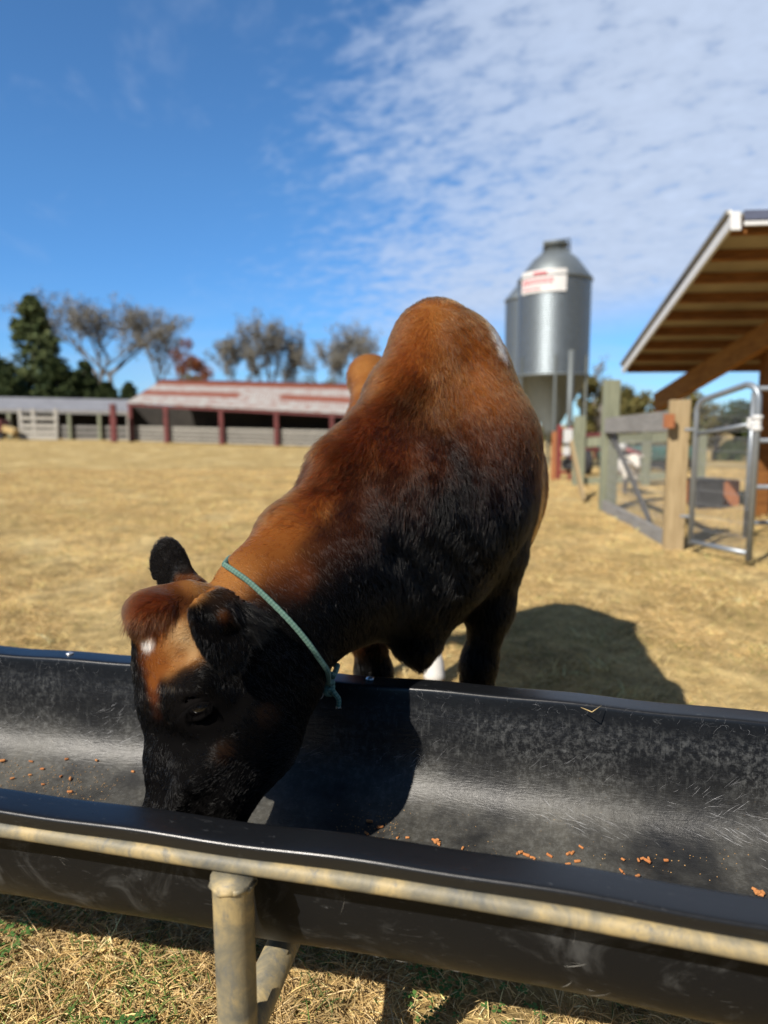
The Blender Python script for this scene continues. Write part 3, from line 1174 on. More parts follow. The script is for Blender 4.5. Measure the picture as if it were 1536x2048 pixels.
# ---- lie of the hair: screen-space strokes, turned into directions on the hide
FLOW = [
    (880, 640, 5, 10), (840, 640, -8, 8), (800, 680, -9, 7), (920, 660, 8, 8), (880, 600, 0, -4), (960, 700, 6, 9), (860, 720, -2, 10), (820, 760, -8, 6), (760, 740, -10, 5),
    (740, 820, -9, 3), (950, 800, 3, 10), (900, 800, 0, 10), (1010, 800, 3, 10), (700, 830, -9, 1), (780, 850, -5, 8), (860, 880, 0, 10), (960, 950, 1, 10), (850, 1000, -1, 10),
    (700, 920, -6, 7), (640, 960, -8, 2), (660, 1020, -2, 8), (740, 1020, 1, 9), (580, 1050, -8, 0), (600, 1110, 2, 8), (680, 1130, 4, 8), (540, 1080, -7, 3), (500, 1120, 2, 5), (560, 1180, 6, 6),
    (780, 1120, 1, 10), (840, 1200, 0, 10), (960, 1150, 0, 10), (960, 1300, 0, 10), (740, 1300, 0, 10), (660, 1250, 5, 7), (460, 1150, 6, 3), (430, 1190, 6, 5), (400, 1160, 7, -1),
    (385, 1220, 4, 8), (360, 1270, 6, -5), (350, 1310, 7, -4), (330, 1300, 3, -7), (375, 1320, 7, 3), (300, 1300, 0, 9), (300, 1380, 1, 10), (320, 1460, 0, 10), (330, 1560, 0, 10),
    (380, 1350, 8, -3), (350, 1400, -2, 9), (430, 1370, 6, 6), (420, 1450, 4, 7), (460, 1480, 8, 3), (500, 1420, 7, 5), (540, 1340, 6, 6), (440, 1560, 4, -6), (400, 1600, 4, -6), (540, 1480, 6, 2),
    (300, 1195, -7, 5), (270, 1225, -2, 10), (330, 1195, -8, 3), (300, 1240, -1, 10), (340, 1230, -4, 8), (447, 1290, 2, 10), (480, 1230, 8, 5), (440, 1370, 2, 10), (410, 1290, -2, 10),
    (330, 1110, -5, -8), (350, 1150, -4, -8), (610, 1330, 6, 7), (1075, 950, 2, 10), (720, 740, -4, 8),
]


def make_flow():
    a = np.array(FLOW, float)
    P, t = hit(a[:, 0], a[:, 1])
    ok = t < 3.9
    V = np.stack([a[:, 2], a[:, 2] * 0, a[:, 3]], 1)
    D = a[:, 2:3] * A3(1, 0, 0) - a[:, 3:4] * A3(0, _s, _c)
    D /= np.linalg.norm(D, axis=1)[:, None]
    return P[ok], D[ok]


FLOW_P, FLOW_D = make_flow()


def flow_dir(P, N):
    out = np.zeros_like(P)
    for i in range(0, len(P), 20000):
        q = P[i:i + 20000]
        d2 = ((q[:, None, :] - FLOW_P[None]) ** 2).sum(-1) + 1e-5
        w = d2 ** -1.8
        out[i:i + 20000] = (w @ FLOW_D) / w.sum(1)[:, None]
    back = sst(P[:, 1], 1.85, 2.1)[:, None]
    out = out * (1 - back) + A3(.05, .6, -.8) * back
    out -= N * (out * N).sum(1)[:, None]
    out /= np.maximum(1e-6, np.linalg.norm(out, axis=1))[:, None]
    return out


def m_hide(t, b):
    a = t.new('ShaderNodeAttribute', attribute_name='coat')
    t.L.new(t.mix(1.0, a.outputs['Color'], (.75, .75, .75), 'MULTIPLY'), b.inputs['Base Color'])
    b.inputs['Roughness'].default_value = 0.9
    b.inputs['Specular IOR Level'].default_value = 0.04


def m_fur(t, b):
    a = t.new('ShaderNodeAttribute', attribute_name='tint')
    h = t.new('ShaderNodeBsdfHairPrincipled')
    h.parametrization = 'COLOR'
    t.L.new(a.outputs['Color'], h.inputs['Color'])
    h.inputs['Roughness'].default_value = 0.22
    h.inputs['Radial Roughness'].default_value = 0.35
    h.inputs['Coat'].default_value = 0.0
    h.inputs['IOR'].default_value = 1.27
    h.inputs['Random Roughness'].default_value = 0.15
    out = [n for n in t.N if n.type == 'OUTPUT_MATERIAL'][0]
    t.L.new(h.outputs[0], out.inputs[0])


M_hide = mat('cow_hide', m_hide)
M_fur = mat('cow_hair', m_fur)
M_eye = mat('eye_wet', color=(.006, .004, .004), rough=.06, spec=.7)
M_lash = mat('eyelash', color=(.004, .0035, .0035), rough=.6, spec=.04)


def build_cow():
    V, F = cow_mesh()
    o = np_mesh('cow', V, F, M_hide)
    tag(o, 'brown cow with black face and chest, bending its head into the black feed trough', 'cow')
    N = -grad(V) * -1
    C = coat(V, N)
    ca = o.data.attributes.new('coat', 'FLOAT_COLOR', 'POINT')
    c4 = np.ones((len(V), 4), np.float32)
    c4[:, :3] = C
    ca.data.foreach_set('color', c4.ravel())
    # ---------------- hair
    tri = np.concatenate([F[:, [0, 1, 2]], F[:, [0, 2, 3]]])
    p0, p1, p2 = V[tri[:, 0]], V[tri[:, 1]], V[tri[:, 2]]
    ar = np.linalg.norm(np.cross(p1 - p0, p2 - p0), axis=1) / 2
    cen = (p0 + p1 + p2) / 3
    head = sst(cen[:, 1], 1.55, 1.30)
    front = sst(cen[:, 1], 2.15, 1.8)
    dens = .22 + 0.85 * front + 1.7 * head * sst(cen[:, 2], .35, .45)
    dens *= sst(cen[:, 2], .25, .40) * .9 + .1
    w = ar * dens
    n = FUR_N
    f = rng.choice(len(tri), n, p=w / w.sum())
    u, v = rng.random(n), rng.random(n)
    fl = u + v > 1
    u[fl], v[fl] = 1 - u[fl], 1 - v[fl]
    P = p0[f] + (p1[f] - p0[f]) * u[:, None] + (p2[f] - p0[f]) * v[:, None]
    # bare eyeball
    keepm = np.linalg.norm(P - (EYE_C + A3(0, -.010, 0)), axis=1) > .0215
    P = P[keepm]
    N = grad(P)
    n = len(P)
    D = flow_dir(P, N)
    # clumping noise
    q = P * 90
    sw = np.sin(q[:, 0] + 1.7 * np.sin(q[:, 2] * .6)) * np.sin(q[:, 2] * 1.1 + q[:, 1])
    sw2 = np.sin(P[:, 0] * 210 + P[:, 2] * 130) * np.sin(P[:, 1] * 190 + P[:, 2] * 170)
    side = np.cross(N, D)
    # locks: hairs that share a wandering cell lean together and draw to one tip
    warp = P + .006 * np.sin(P[:, [1, 2, 0]] * 170 + 1.3) + .004 * np.sin(P[:, [2, 0, 1]] * 310)
    cell = np.where(P[:, 1] < 1.32, .0052, .0085)
    al = (warp * D).sum(1)
    wq = warp - D * (al * .45)[:, None]
    key = np.floor(wq / cell[:, None]).astype(np.int64)
    key = (key[:, 0] * 73856093) ^ (key[:, 1] * 19349663) ^ (key[:, 2] * 83492791)
    _u, inv = np.unique(key, return_inverse=True)
    nl = len(_u)
    cnt_ = np.bincount(inv, minlength=nl).astype(float)
    cen_ = np.stack([np.bincount(inv, P[:, i], nl) for i in range(3)], 1) / cnt_[:, None]
    lock = cen_[inv] - P
    lock[np.linalg.norm(lock, axis=1) > .02] = 0
    lr = np.random.default_rng(3)
    la, lb, ll = lr.normal(0, .20, nl)[inv], lr.normal(0, .30, nl)[inv], lr.normal(0, .07, nl)[inv]
    ang = .26 * sw + .14 * sw2 + la + .30 * np.sin(95 * (.75 * P[:, 0] + .3 * P[:, 2]) + 2 * np.sin(22 * P[:, 2])) * sst(P[:, 1], 1.28, 1.36) * sst(P[:, 1], 1.62, 1.5) + rng.normal(0, .09, n)
    D = D * np.cos(ang)[:, None] + side * np.sin(ang)[:, None]
    y = P[:, 1]
    L = .0105 + .010 * sst(y, 1.25, 1.45) - .004 * sst(y, 1.9, 2.3)
    lift = .22 + .10 * sst(y, 1.25, 1.5) + .10 * sw2
    px, py, fz = project(P)

    def near_px(cx, cy, r, pt):
        return sst(np.linalg.norm(P - pt, axis=1) / (r * depth(pt) / FPX), 1.0, .5)
    hp, _t = hit([300, 330, 275, 500, 478, 335, 700, 640, 760, 580, 830], [1205, 1200, 1240, 1235, 1225, 1120, 850, 920, 760, 1010, 790])
    for i, (r, add, lf) in enumerate(((60, .013, .0), (45, .013, .0), (45, .013, 0), (45, .022, .22), (40, .014, .1), (70, .006, .3), (110, .011, .18), (110, .011, .16), (100, .009, .16), (90, .006, .1), (80, .012, .05))):
        m = near_px(0, 0, r, hp[i])
        L = L + add * m
        lift = lift + lf * m
    fz_ = np.linalg.norm(P - EYE_C, axis=1)
    L = L * (.25 + .75 * sst(fz_, .024, .055))
    earn = np.linalg.norm(P - EAR_R, axis=1) < .07
    L = np.where(earn, .009, L)
    L = L * rng.uniform(.65, 1.25, n)
    lift = np.clip(lift + ll + rng.normal(0, .05, n), .06, 1.2)
    k = 4
    T = np.linspace(0, 1, k)
    pts = np.empty((n, k, 3))
    for j, tt in enumerate(T):
        pts[:, j] = P - N * .001 + (D * (np.cos(lift)[:, None] * tt) + N * (np.sin(lift) * (tt - .42 * tt * tt))[:, None]) * L[:, None]
        pts[:, j, 2] -= .10 * L * tt * tt
        pts[:, j] += lock * (.65 * tt)
    jit = D * rng.normal(0, .012, n)[:, None] + rng.normal(0, .004, (n, 3)) + (D * (lr.normal(0, .008, nl)[inv])[:, None])
    Cc = coat(P + jit, N)
    Cc0 = coat(P, N)
    earm = (np.linalg.norm(P - EAR_L, axis=1) < .085) | (np.linalg.norm(P - EAR_R, axis=1) < .075) | (np.linalg.norm(P - hp[0], axis=1) < .08)
    Cc[earm] = Cc0[earm]
    br = np.exp(rng.normal(0, .22, n) + lb + .16 * sw2 + .12 * sw)[:, None]
    Cc = np.clip(Cc * br, .003, .9)
    lum = Cc.mean(1)
    # a few bleached tips in the dark coat
    pale = (rng.random(n) < .015) & (lum < .05)
    Cc[pale] = Cc[pale] * 2.2 + np.array([.02, .012, .007])
    rad = np.empty((n, k))
    r0 = np.where(y < 1.4, .00026, .00040) * rng.uniform(.8, 1.2, n)
    for j, tt in enumerate(T):
        rad[:, j] = r0 * (1 - .8 * tt ** 1.5)
    curves_obj('coat_hair', pts, rad, M_fur, Cc, o)
    # ---------------- eye
    e = MB()
    e.lathe([(EYE_R * math.sin(a) + 1e-5, -EYE_R * math.cos(a)) for a in np.linspace(0, math.pi, 18)], (0, 0, 0), 28, cap=False)
    eo = e.build('eye', M_eye, None, True)
    eo.location = EYE_C
    keep(eo, o)
    pl, rl = [], []
    for q in np.linspace(-.85, .92, 90):
        for rep in range(2):
            qq = q + rng.normal(0, .01)
            p = lid_point(qq, .0130, .0050)
            Ls = rng.uniform(.011, .016)
            dr = A3(-.35 + qq * .35 + rng.normal(0, .08), -.75, -.55 + rng.normal(0, .06))
            dr /= np.linalg.norm(dr)
            pl.append([p + dr * Ls * tt + A3(0, 0, -.0035 * tt * tt) for tt in (0, .35, .7, 1)])
            rl.append([.00022, .0002, .00014, .00005])
    curves_obj('eyelashes', np.array(pl), np.array(rl), M_lash, None, o)
    return o


FUR_N = 420000
COW = build_cow()


# ------------------------------------------------------------------ rope round the neck
def m_rope(t, b):
    uvn = t.new('ShaderNodeUVMap')
    uvn.uv_map = 'UVMap'
    a = t.noise(t.mapping(uvn.outputs[0], (1, 1, 1)), 60, 3, .6)
    w1 = t.new('ShaderNodeTexChecker')
    t.L.new(t.mapping(uvn.outputs[0], (1, 1, 1), (0, 0, math.pi / 4)), w1.inputs[0])
    w1.inputs['Scale'].default_value = 1.0
    c = t.mix(w1.outputs[1], (.040, .105, .080), (.105, .19, .150))
    c = t.mix(t.sstep(a, .5, .75), c, (.20, .27, .215))
    t.L.new(c, b.inputs['Base Color'])
    b.inputs['Roughness'].default_value = .85
    t.L.new(t.bump(w1.outputs[1], .6, .002), b.inputs['Normal'])


M_rope = mat('green_braid', m_rope)
M_metal_ring = mat('dull_ring', color=(.35, .33, .30), rough=.4, metal=.8, vary=.2, vscale=100)
M_ropecut = mat('frayed_end', color=(.45, .40, .30), rough=.9, vary=.3, vscale=300)


def braid(pts, r, name, parent=None, n=14, closed=False):
    pts = [Vector(p) for p in pts]
    L = [0.0]
    for a, b in zip(pts[:-1], pts[1:]):
        L.append(L[-1] + (b - a).length)
    m = MB()
    m.tube(pts, r, n, closed)
    o = m.build(name, M_rope, parent, True)
    me = o.data
    uv = me.uv_layers.new(name='UVMap')
    for poly in me.polygons:
        for li in poly.loop_indices:
            vi = me.loops[li].vertex_index
            if vi < len(pts) * n:
                i, k = divmod(vi, n)
                uv.data[li].uv = (k * 8.0 / n, L[i] / (r * .85))
    # strands stand proud of the core
    co = np.array([v.co for v in me.vertices])
    for vi in range(len(pts) * n):
        i, k = divmod(vi, n)
        s = L[i] / (r * .85)
        a = k * 2 * math.pi / n
        amp = r * .10 * math.sin(a * 4 + s * 2.2) * math.sin(a * 4 - s * 2.2)
        c = np.array(pts[i])
        d = co[vi] - c
        co[vi] = c + d * (1 + amp / r)
    me.vertices.foreach_set('co', co.astype(np.float32).ravel())
    return o


def spline(P, n):
    P = np.array(P, float)
    out = []
    m = len(P)
    for s in np.linspace(0, m - 1, n):
        i = min(int(s), m - 2)
        t = s - i
        p0, p1, p2, p3 = P[max(i - 1, 0)], P[i], P[i + 1], P[min(i + 2, m - 1)]
        out.append(.5 * ((2 * p1) + (-p0 + p2) * t + (2 * p0 - 5 * p1 + 4 * p2 - p3) * t * t + (-p0 + 3 * p1 - 3 * p2 + p3) * t ** 3))
    return np.array(out)


def build_rope():
    vis = [(455, 1135), (476, 1149), (502, 1168), (538, 1203), (575, 1244), (606, 1283), (630, 1318), (646, 1343)]
    H, t = hit([a for a, b in vis], [b for a, b in vis])
    H = H[t < 1.6]
    Nn = grad(H)
    r = .0050
    front = H + Nn * (r * 1.0 + .004)
    knot = at(658, 1366, 1.235)
    top, bot = front[0], front[-1]
    mid = (top + bot) / 2 + A3(0, .06, 0)
    e1 = (top - bot) / np.linalg.norm(top - bot)
    e2 = (mid - EYE) / np.linalg.norm(mid - EYE)
    e2 -= e1 * (e2 @ e1)
    e2 /= np.linalg.norm(e2)
    back = []
    for a in np.linspace(.10, 1.0, 12)[::-1]:
        dv = -e1 * math.cos(a * math.pi) * -1 + e2 * math.sin(a * math.pi)
        ts = np.linspace(.02, .34, 321)
        dd = cow_sdf(mid + ts[:, None] * dv, .3)
        k = np.argmax(dd > r + .003)
        back.append(mid + ts[k] * dv)
    path = [*front, knot, *back[1:], front[0]]
    pts = spline(path, 230)
    root = empty('neck_rope', tuple(knot))
    tag(root, 'thin green braided rope tied around the neck of the brown cow', 'rope')
    braid(pts, r, 'loop', root)
    kn = []
    for s in np.linspace(0, 1, 70):
        a = s * 2 * math.pi * 3
        R_ = .0085 + .0022 * math.sin(a * 1.5)
        kn.append(knot + A3(R_ * math.cos(a) * .8, -.006 + .006 * math.sin(a * 1.5), .013 - .03 * s + R_ * math.sin(a) * .6))
    braid(kn, r * .92, 'knot', root)
    tail = spline([knot + A3(.004, -.006, -.004), at(668, 1385, 1.222), at(677, 1398, 1.222), at(677, 1412, 1.224)], 26)
    tl = braid(tail, r * .9, 'loose_end', root)
    f = MB()
    for i in range(16):
        a = rng.uniform(0, 6.28)
        q = tail[-1] + A3(.003 * math.cos(a), .003 * math.sin(a), .001)
        f.tube([q, q + A3(.0016 * math.cos(a), .0016 * math.sin(a), -rng.uniform(.003, .0065))], .0007, 4)
    f.build('frayed_tip', M_ropecut, tl)
    ring = MB()
    c = at(641, 1388, 1.225)
    ring.tube([c + A3(.0048 * math.cos(a), -.001 + .002 * math.sin(a), .0075 * math.sin(a)) for a in np.linspace(0, 2 * math.pi, 17)[:-1]], .0011, 6, True)
    ring.build('ring', M_metal_ring, root, True)


build_rope()

# ------------------------------------------------------------------ materials of the farmyard
def m_wood(base, dark, scale=1.0, stretch=(1, 1, .08)):
    def fn(t, b):
        tc = t.new('ShaderNodeTexCoord')
        p = tc.outputs['Object']
        n = t.noise(t.mapping(p, (18 * scale * stretch[0], 18 * scale * stretch[1], 18 * scale * stretch[2])), 2.0, 6, .65, .8)
        n2 = t.noise(p, 1.6, 3, .6)
        c = t.ramp(n, [(.28, dark), (.6, base), (.85, tuple(min(1, q * 1.2) for q in base))])
        c = t.mix(t.math('MULTIPLY', t.sstep(n2, .5, .75), .4), c, dark)
        t.L.new(c, b.inputs['Base Color'])
        b.inputs['Roughness'].default_value = .85
        b.inputs['Specular IOR Level'].default_value = .2
        t.L.new(t.bump(n, .4, .006), b.inputs['Normal'])
    return fn


def m_galv(base=(.42, .45, .47), rib=0.0, axis=2, rough=.38, metal=.75):
    def fn(t, b):
        tc = t.new('ShaderNodeTexCoord')
        p = tc.outputs['Object']
        n = t.noise(p, 9, 4, .6)
        n2 = t.noise(t.mapping(p, (6, 6, .5)), 3, 4, .6)
        c = t.ramp(n, [(.3, tuple(q * .85 for q in base)), (.7, base)])
        c = t.mix(t.math('MULTIPLY', t.sstep(n2, .45, .8), .35), c, tuple(q * .65 for q in base))
        t.L.new(c, b.inputs['Base Color'])
        b.inputs['Metallic'].default_value = metal
        b.inputs['Roughness'].default_value = rough
        if rib:
            s = t.new('ShaderNodeSeparateXYZ')
            t.L.new(p, s.inputs[0])
            w = t.math('SINE', t.math('MULTIPLY', s.outputs[axis], 2 * math.pi / rib))
            t.L.new(t.bump(w, .6, rib * .12), b.inputs['Normal'])
    return fn


def m_rust_roof(t, b):
    tc = t.new('ShaderNodeTexCoord')
    p = tc.outputs['UV']
    n = t.noise(t.mapping(p, (1.0, 12, 1)), 1.4, 5, .65, .3)
    n2 = t.noise(p, 3, 5, .7)
    s = t.new('ShaderNodeSeparateXYZ')
    t.L.new(p, s.inputs[0])
    u, v = s.outputs[0], s.outputs[1]
    wob = t.math('MULTIPLY', t.math('SUBTRACT', n2, .5), .10)
    vv = t.math('ADD', v, wob)
    band = t.math('MULTIPLY', t.sstep(vv, .30, .36), t.sstep(vv, .58, .50))
    gap = t.math('SUBTRACT', 1.0, t.math('MULTIPLY', t.sstep(u, 7.6, 8.0), t.sstep(u, 10.8, 10.4)))
    top = t.sstep(vv, .74, .84)
    rust = t.math('MAXIMUM', t.math('MULTIPLY', band, gap), top)
    rust = t.math('MAXIMUM', t.math('MULTIPLY', rust, t.math('ADD', .62, t.math('MULTIPLY', n, .5))), t.math('MULTIPLY', t.sstep(n, .58, .8), .5), clamp=True) if False else t.math('MINIMUM', 1.0, t.math('MAXIMUM', t.math('MULTIPLY', rust, t.math('ADD', .80, t.math('MULTIPLY', n, .4))), t.math('MULTIPLY', t.sstep(n, .44, .66), .75)))
    c = t.mix(rust, (.34, .33, .31), t.mix(n2, (.17, .045, .022), (.24, .075, .038)))
    t.L.new(c, b.inputs['Base Color'])
    b.inputs['Roughness'].default_value = .6
    w = t.math('SINE', t.math('MULTIPLY', u, 2 * math.pi / .23))
    t.L.new(t.bump(w, .5, .03), b.inputs['Normal'])


M_post = mat('pale_treated_post', m_wood((0.3608, 0.2747, 0.1558), (0.2378, 0.1722, 0.0902)))
M_greypost = mat('grey_green_weathered_wood', m_wood((0.246, 0.2583, 0.1804), (0.1394, 0.1476, 0.1066)))
M_greyboard = mat('silver_weathered_board', m_wood((0.2788, 0.2706, 0.2542), (0.164, 0.1558, 0.1476), 1, (.1, .1, 1)))
M_timber = mat('pine_rafters', m_wood((0.246, 0.1025, 0.0287), (0.0984, 0.0369, 0.01148), .8, (.15, .15, 1)))
M_beam = mat('golden_pine_beam', m_wood((0.328, 0.1517, 0.0369), (0.1804, 0.0697, 0.0164), .8, (.15, .15, 1)))
M_oldboard = mat('old_fence_board', m_wood((.33, .315, .28), (.17, .165, .15), 1, (.1, .1, 1)))
M_darkboard = mat('dark_weathered_board', m_wood((.11, .105, .10), (.05, .05, .048), 1, (.1, .1, 1)))
M_whiteboard = mat('whitewashed_board', m_wood((0.4264, 0.41, 0.369), (0.2706, 0.2542, 0.2296), 1, (.1, .1, 1)))
M_galv = mat('galvanised_tube', m_galv((.30, .33, .36), rough=.42, metal=.6))
M_silo = mat('galvanised_silo', m_galv((.215, .25, .275), rib=.07, rough=.46, metal=.8))
M_silocone = mat('galvanised_cone', m_galv((.24, .27, .28), rough=.5, metal=.7))
M_silohopper = mat('dull_hopper', m_galv((.17, .19, .19), rough=.6, metal=.5))
M_roofmetal = mat('roof_sheet', m_galv((.32, .31, .28), rib=.23, axis=0, rough=.5, metal=.5))
M_underroof = mat('roof_underside', color=(0.3, 0.246, 0.162), rough=.7, vary=.2, vscale=2)
M_trimwhite = mat('white_trim', color=(0.585, 0.585, 0.5775), rough=.45, vary=.06, vscale=8)
M_trimdark = mat('slate_trim', color=(.085, .095, .14), rough=.4, vary=.15, vscale=8)
M_rustroof = mat('rusty_white_roof', m_rust_roof)
M_greyroof = mat('faded_grey_roof', color=(0.216, 0.216, 0.228), rough=.6, vary=.2, vscale=1.2)
M_redpost = mat('red_painted_post', color=(.12, .026, .025), rough=.7, vary=.35, vscale=3)
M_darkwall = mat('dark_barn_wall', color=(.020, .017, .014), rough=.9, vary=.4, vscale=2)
M_signwhite = mat('sign_white', color=(0.656, 0.64, 0.624), rough=.5, vary=.04, vscale=5)
M_signred = mat('sign_red', color=(.62, .10, .13), rough=.5, vary=.1, vscale=8)
M_wire = mat('welded_wire', color=(.30, .31, .32), rough=.5, metal=.4, vary=.1, vscale=30)
M_redpaint = mat('faded_red_paint', color=(.22, .035, .032), rough=.5, vary=.3, vscale=6)
M_orange = mat('orange_stained_board', m_wood((.40, .16, .07), (.25, .09, .04)))
M_tarp = mat('green_tarp', color=(.035, .10, .085), rough=.6, vary=.3, vscale=4)
M_black = mat('dark_rubber', color=(.02, .02, .022), rough=.8, vary=.3, vscale=10)
M_straw = mat('straw', color=(0.44, 0.32, 0.144), rough=.8, vary=.25, vscale=200)


# ------------------------------------------------------------------ silos
def silo(c, R, z_top, z_cyl, z_hop, label, sign=False):
    """feed bin: ribbed drum between z_hop and z_cyl, cone and lid above, hopper on legs below"""
    g = float(gz(c[0], c[1]))
    root = empty('feed_silo', (c[0], c[1], g))
    tag(root, label, 'silo', 'galvanised feed silos')
    o = (c[0], c[1], 0)
    m = MB()
    prof = [(R, z_hop)]
    nr = 5
    for i in range(1, nr + 1):
        z = z_hop + (z_cyl - z_hop) * i / nr
        prof += [(R, z)]
    m.lathe(prof, o, 64, cap=False)
    m.build('drum', M_silo, root, True)
    m = MB()
    m.lathe([(R + .04, z_cyl - .02), (R + .04, z_cyl + .02), (R * .62, z_cyl + (z_top - z_cyl) * .55), (R * .30, z_cyl + (z_top - z_cyl) * .80)], o, 48)
    for k in range(12):
        a = k * math.pi / 6
        d = Vector((math.cos(a), math.sin(a), 0))
        m.tube([Vector(o) + d * (R + .03) + Vector((0, 0, z_cyl + .02)), Vector(o) + d * R * .31 + Vector((0, 0, z_cyl + (z_top - z_cyl) * .80 + .01))], .018, 6)
    m.build('roof', M_silocone, root, True)
    zl = z_cyl + (z_top - z_cyl) * .78
    m = MB()
    m.lathe([(R * .31, zl), (R * .31, zl + .14), (R * .35, zl + .15), (R * .35, zl + .2), (R * .1, zl + .27)], o, 24)
    m.tube([(c[0] - R * .36, c[1] - .1, zl), (c[0] - R * .36, c[1] - .1, zl + .22), (c[0] + R * .36, c[1] - .1, zl + .3), (c[0] + R * .36, c[1] - .1, zl)], .03, 6)
    m.build('lid', M_silohopper, root, True)
    m = MB()
    m.lathe([(R + .03, z_hop + .03), (R + .03, z_hop - .03), (R * .98, z_hop - .05), (.20, 1.0), (.20, .8)], o, 48)
    m.build('hopper', M_silohopper, root, True)
    for k in range(6):
        a = (k + .35) * math.pi / 3
        p = Vector((c[0] + math.cos(a) * (R + .02), c[1] + math.sin(a) * (R + .02), 0))
        m = MB()
        m.beam(p + Vector((0, 0, g - .05)), p + Vector((0, 0, z_hop + .5)), .06, .05, up=(math.cos(a), math.sin(a), 0))
        m.build('leg', M_silohopper, root)
    if sign:
        m, mr = MB(), MB()
        a0, a1 = sign[0], sign[1]
        zt, zb = sign[2], sign[3]
        rr = R + .03
        n = 18
        vs, fs = [], []
        for rad in (rr, rr + .008):
            for i in range(n + 1):
                a = a0 + (a1 - a0) * i / n
                for z in (zb, zt):
                    vs.append((c[0] + rad * math.cos(a), c[1] + rad * math.sin(a), z))
        q = 2 * (n + 1)
        for i in range(n):
            fs.append((q + 2 * i, q + 2 * i + 2, q + 2 * i + 3, q + 2 * i + 1))
            fs.append((2 * i, 2 * i + 1, 2 * i + 3, 2 * i + 2))
            fs.append((2 * i + 1, q + 2 * i + 1, q + 2 * i + 3, 2 * i + 3))
            fs.append((2 * i, 2 * i + 2, q + 2 * i + 2, q + 2 * i))
        fs += [(0, q, q + 1, 1), (2 * n, 2 * n + 1, q + 2 * n + 1, q + 2 * n)]
        m.add(vs, fs)
        sg = m.build('sign', M_signwhite, root)
        # faded red lettering: broad worn strokes, too soft to spell out
        r3 = rr + .011

        def bar(u0, v0, u1, v1, w):
            pts = []
            for i in range(7):
                u = u0 + (u1 - u0) * i / 6
                v = v0 + (v1 - v0) * i / 6
                a = a0 + (a1 - a0) * u
                pts.append((c[0] + r3 * math.cos(a), c[1] + r3 * math.sin(a), zb + (zt - zb) * v))
            mr.tube(pts, w, 5)
        for u in (.08, .18, .28, .38, .48, .58, .68):
            hgt = .30
            bar(u, .30, u, .30 + hgt, .016)
            bar(u, .60, u + .055, .60, .014)
            bar(u, .45, u + .05, .45, .013)
            bar(u + .055, .60, u + .055, .44, .013)
        bar(.34, .84, .62, .84, .035)
        bar(.07, .16, .50, .16, .02)
        mr.build('lettering', M_signred, sg)
    return root


pc = at(1106, 700, 20.0)
SR = 70.5 * depth(pc) / FPX
a_c = math.atan2(-pc[1], -pc[0])       # towards the camera
silo((pc[0], 20.0), SR, at(1106, 486, 20.0)[2], at(1106, 548, 20.0 - SR)[2], at(1106, 752, 20.0)[2],
     'nearer galvanised feed silo with white and red sign', (a_c - 1.02, a_c + .30, at(1090, 537, 20 - SR)[2], at(1090, 582, 20 - SR)[2]))
pc2 = at(1066, 700, 25.0)
SR2 = 56 * depth(pc2) / FPX
silo((pc2[0], 25.0), SR2, at(1066, 545, 25.0)[2], at(1066, 592, 25.0 - SR2)[2], at(1066, 770, 25.0)[2],
     'farther plain galvanised silo half hidden behind the one with the sign')

# fill pipe standing beside the silo
p0 = at(1137, 905, 17.5)
m = MB()
m.tube([(p0[0], 17.5, 0), (p0[0], 17.5, 1.2), at(1143, 700, 17.5)], .07, 12)
m.tube([(p0[0], 17.5, .02), (p0[0], 17.5, .07)], .16, 14)
o = m.build('fill_pipe', M_silohopper, None, True)
tag(o, 'upright bluish grey fill pipe standing in front of the silo', 'pipe')


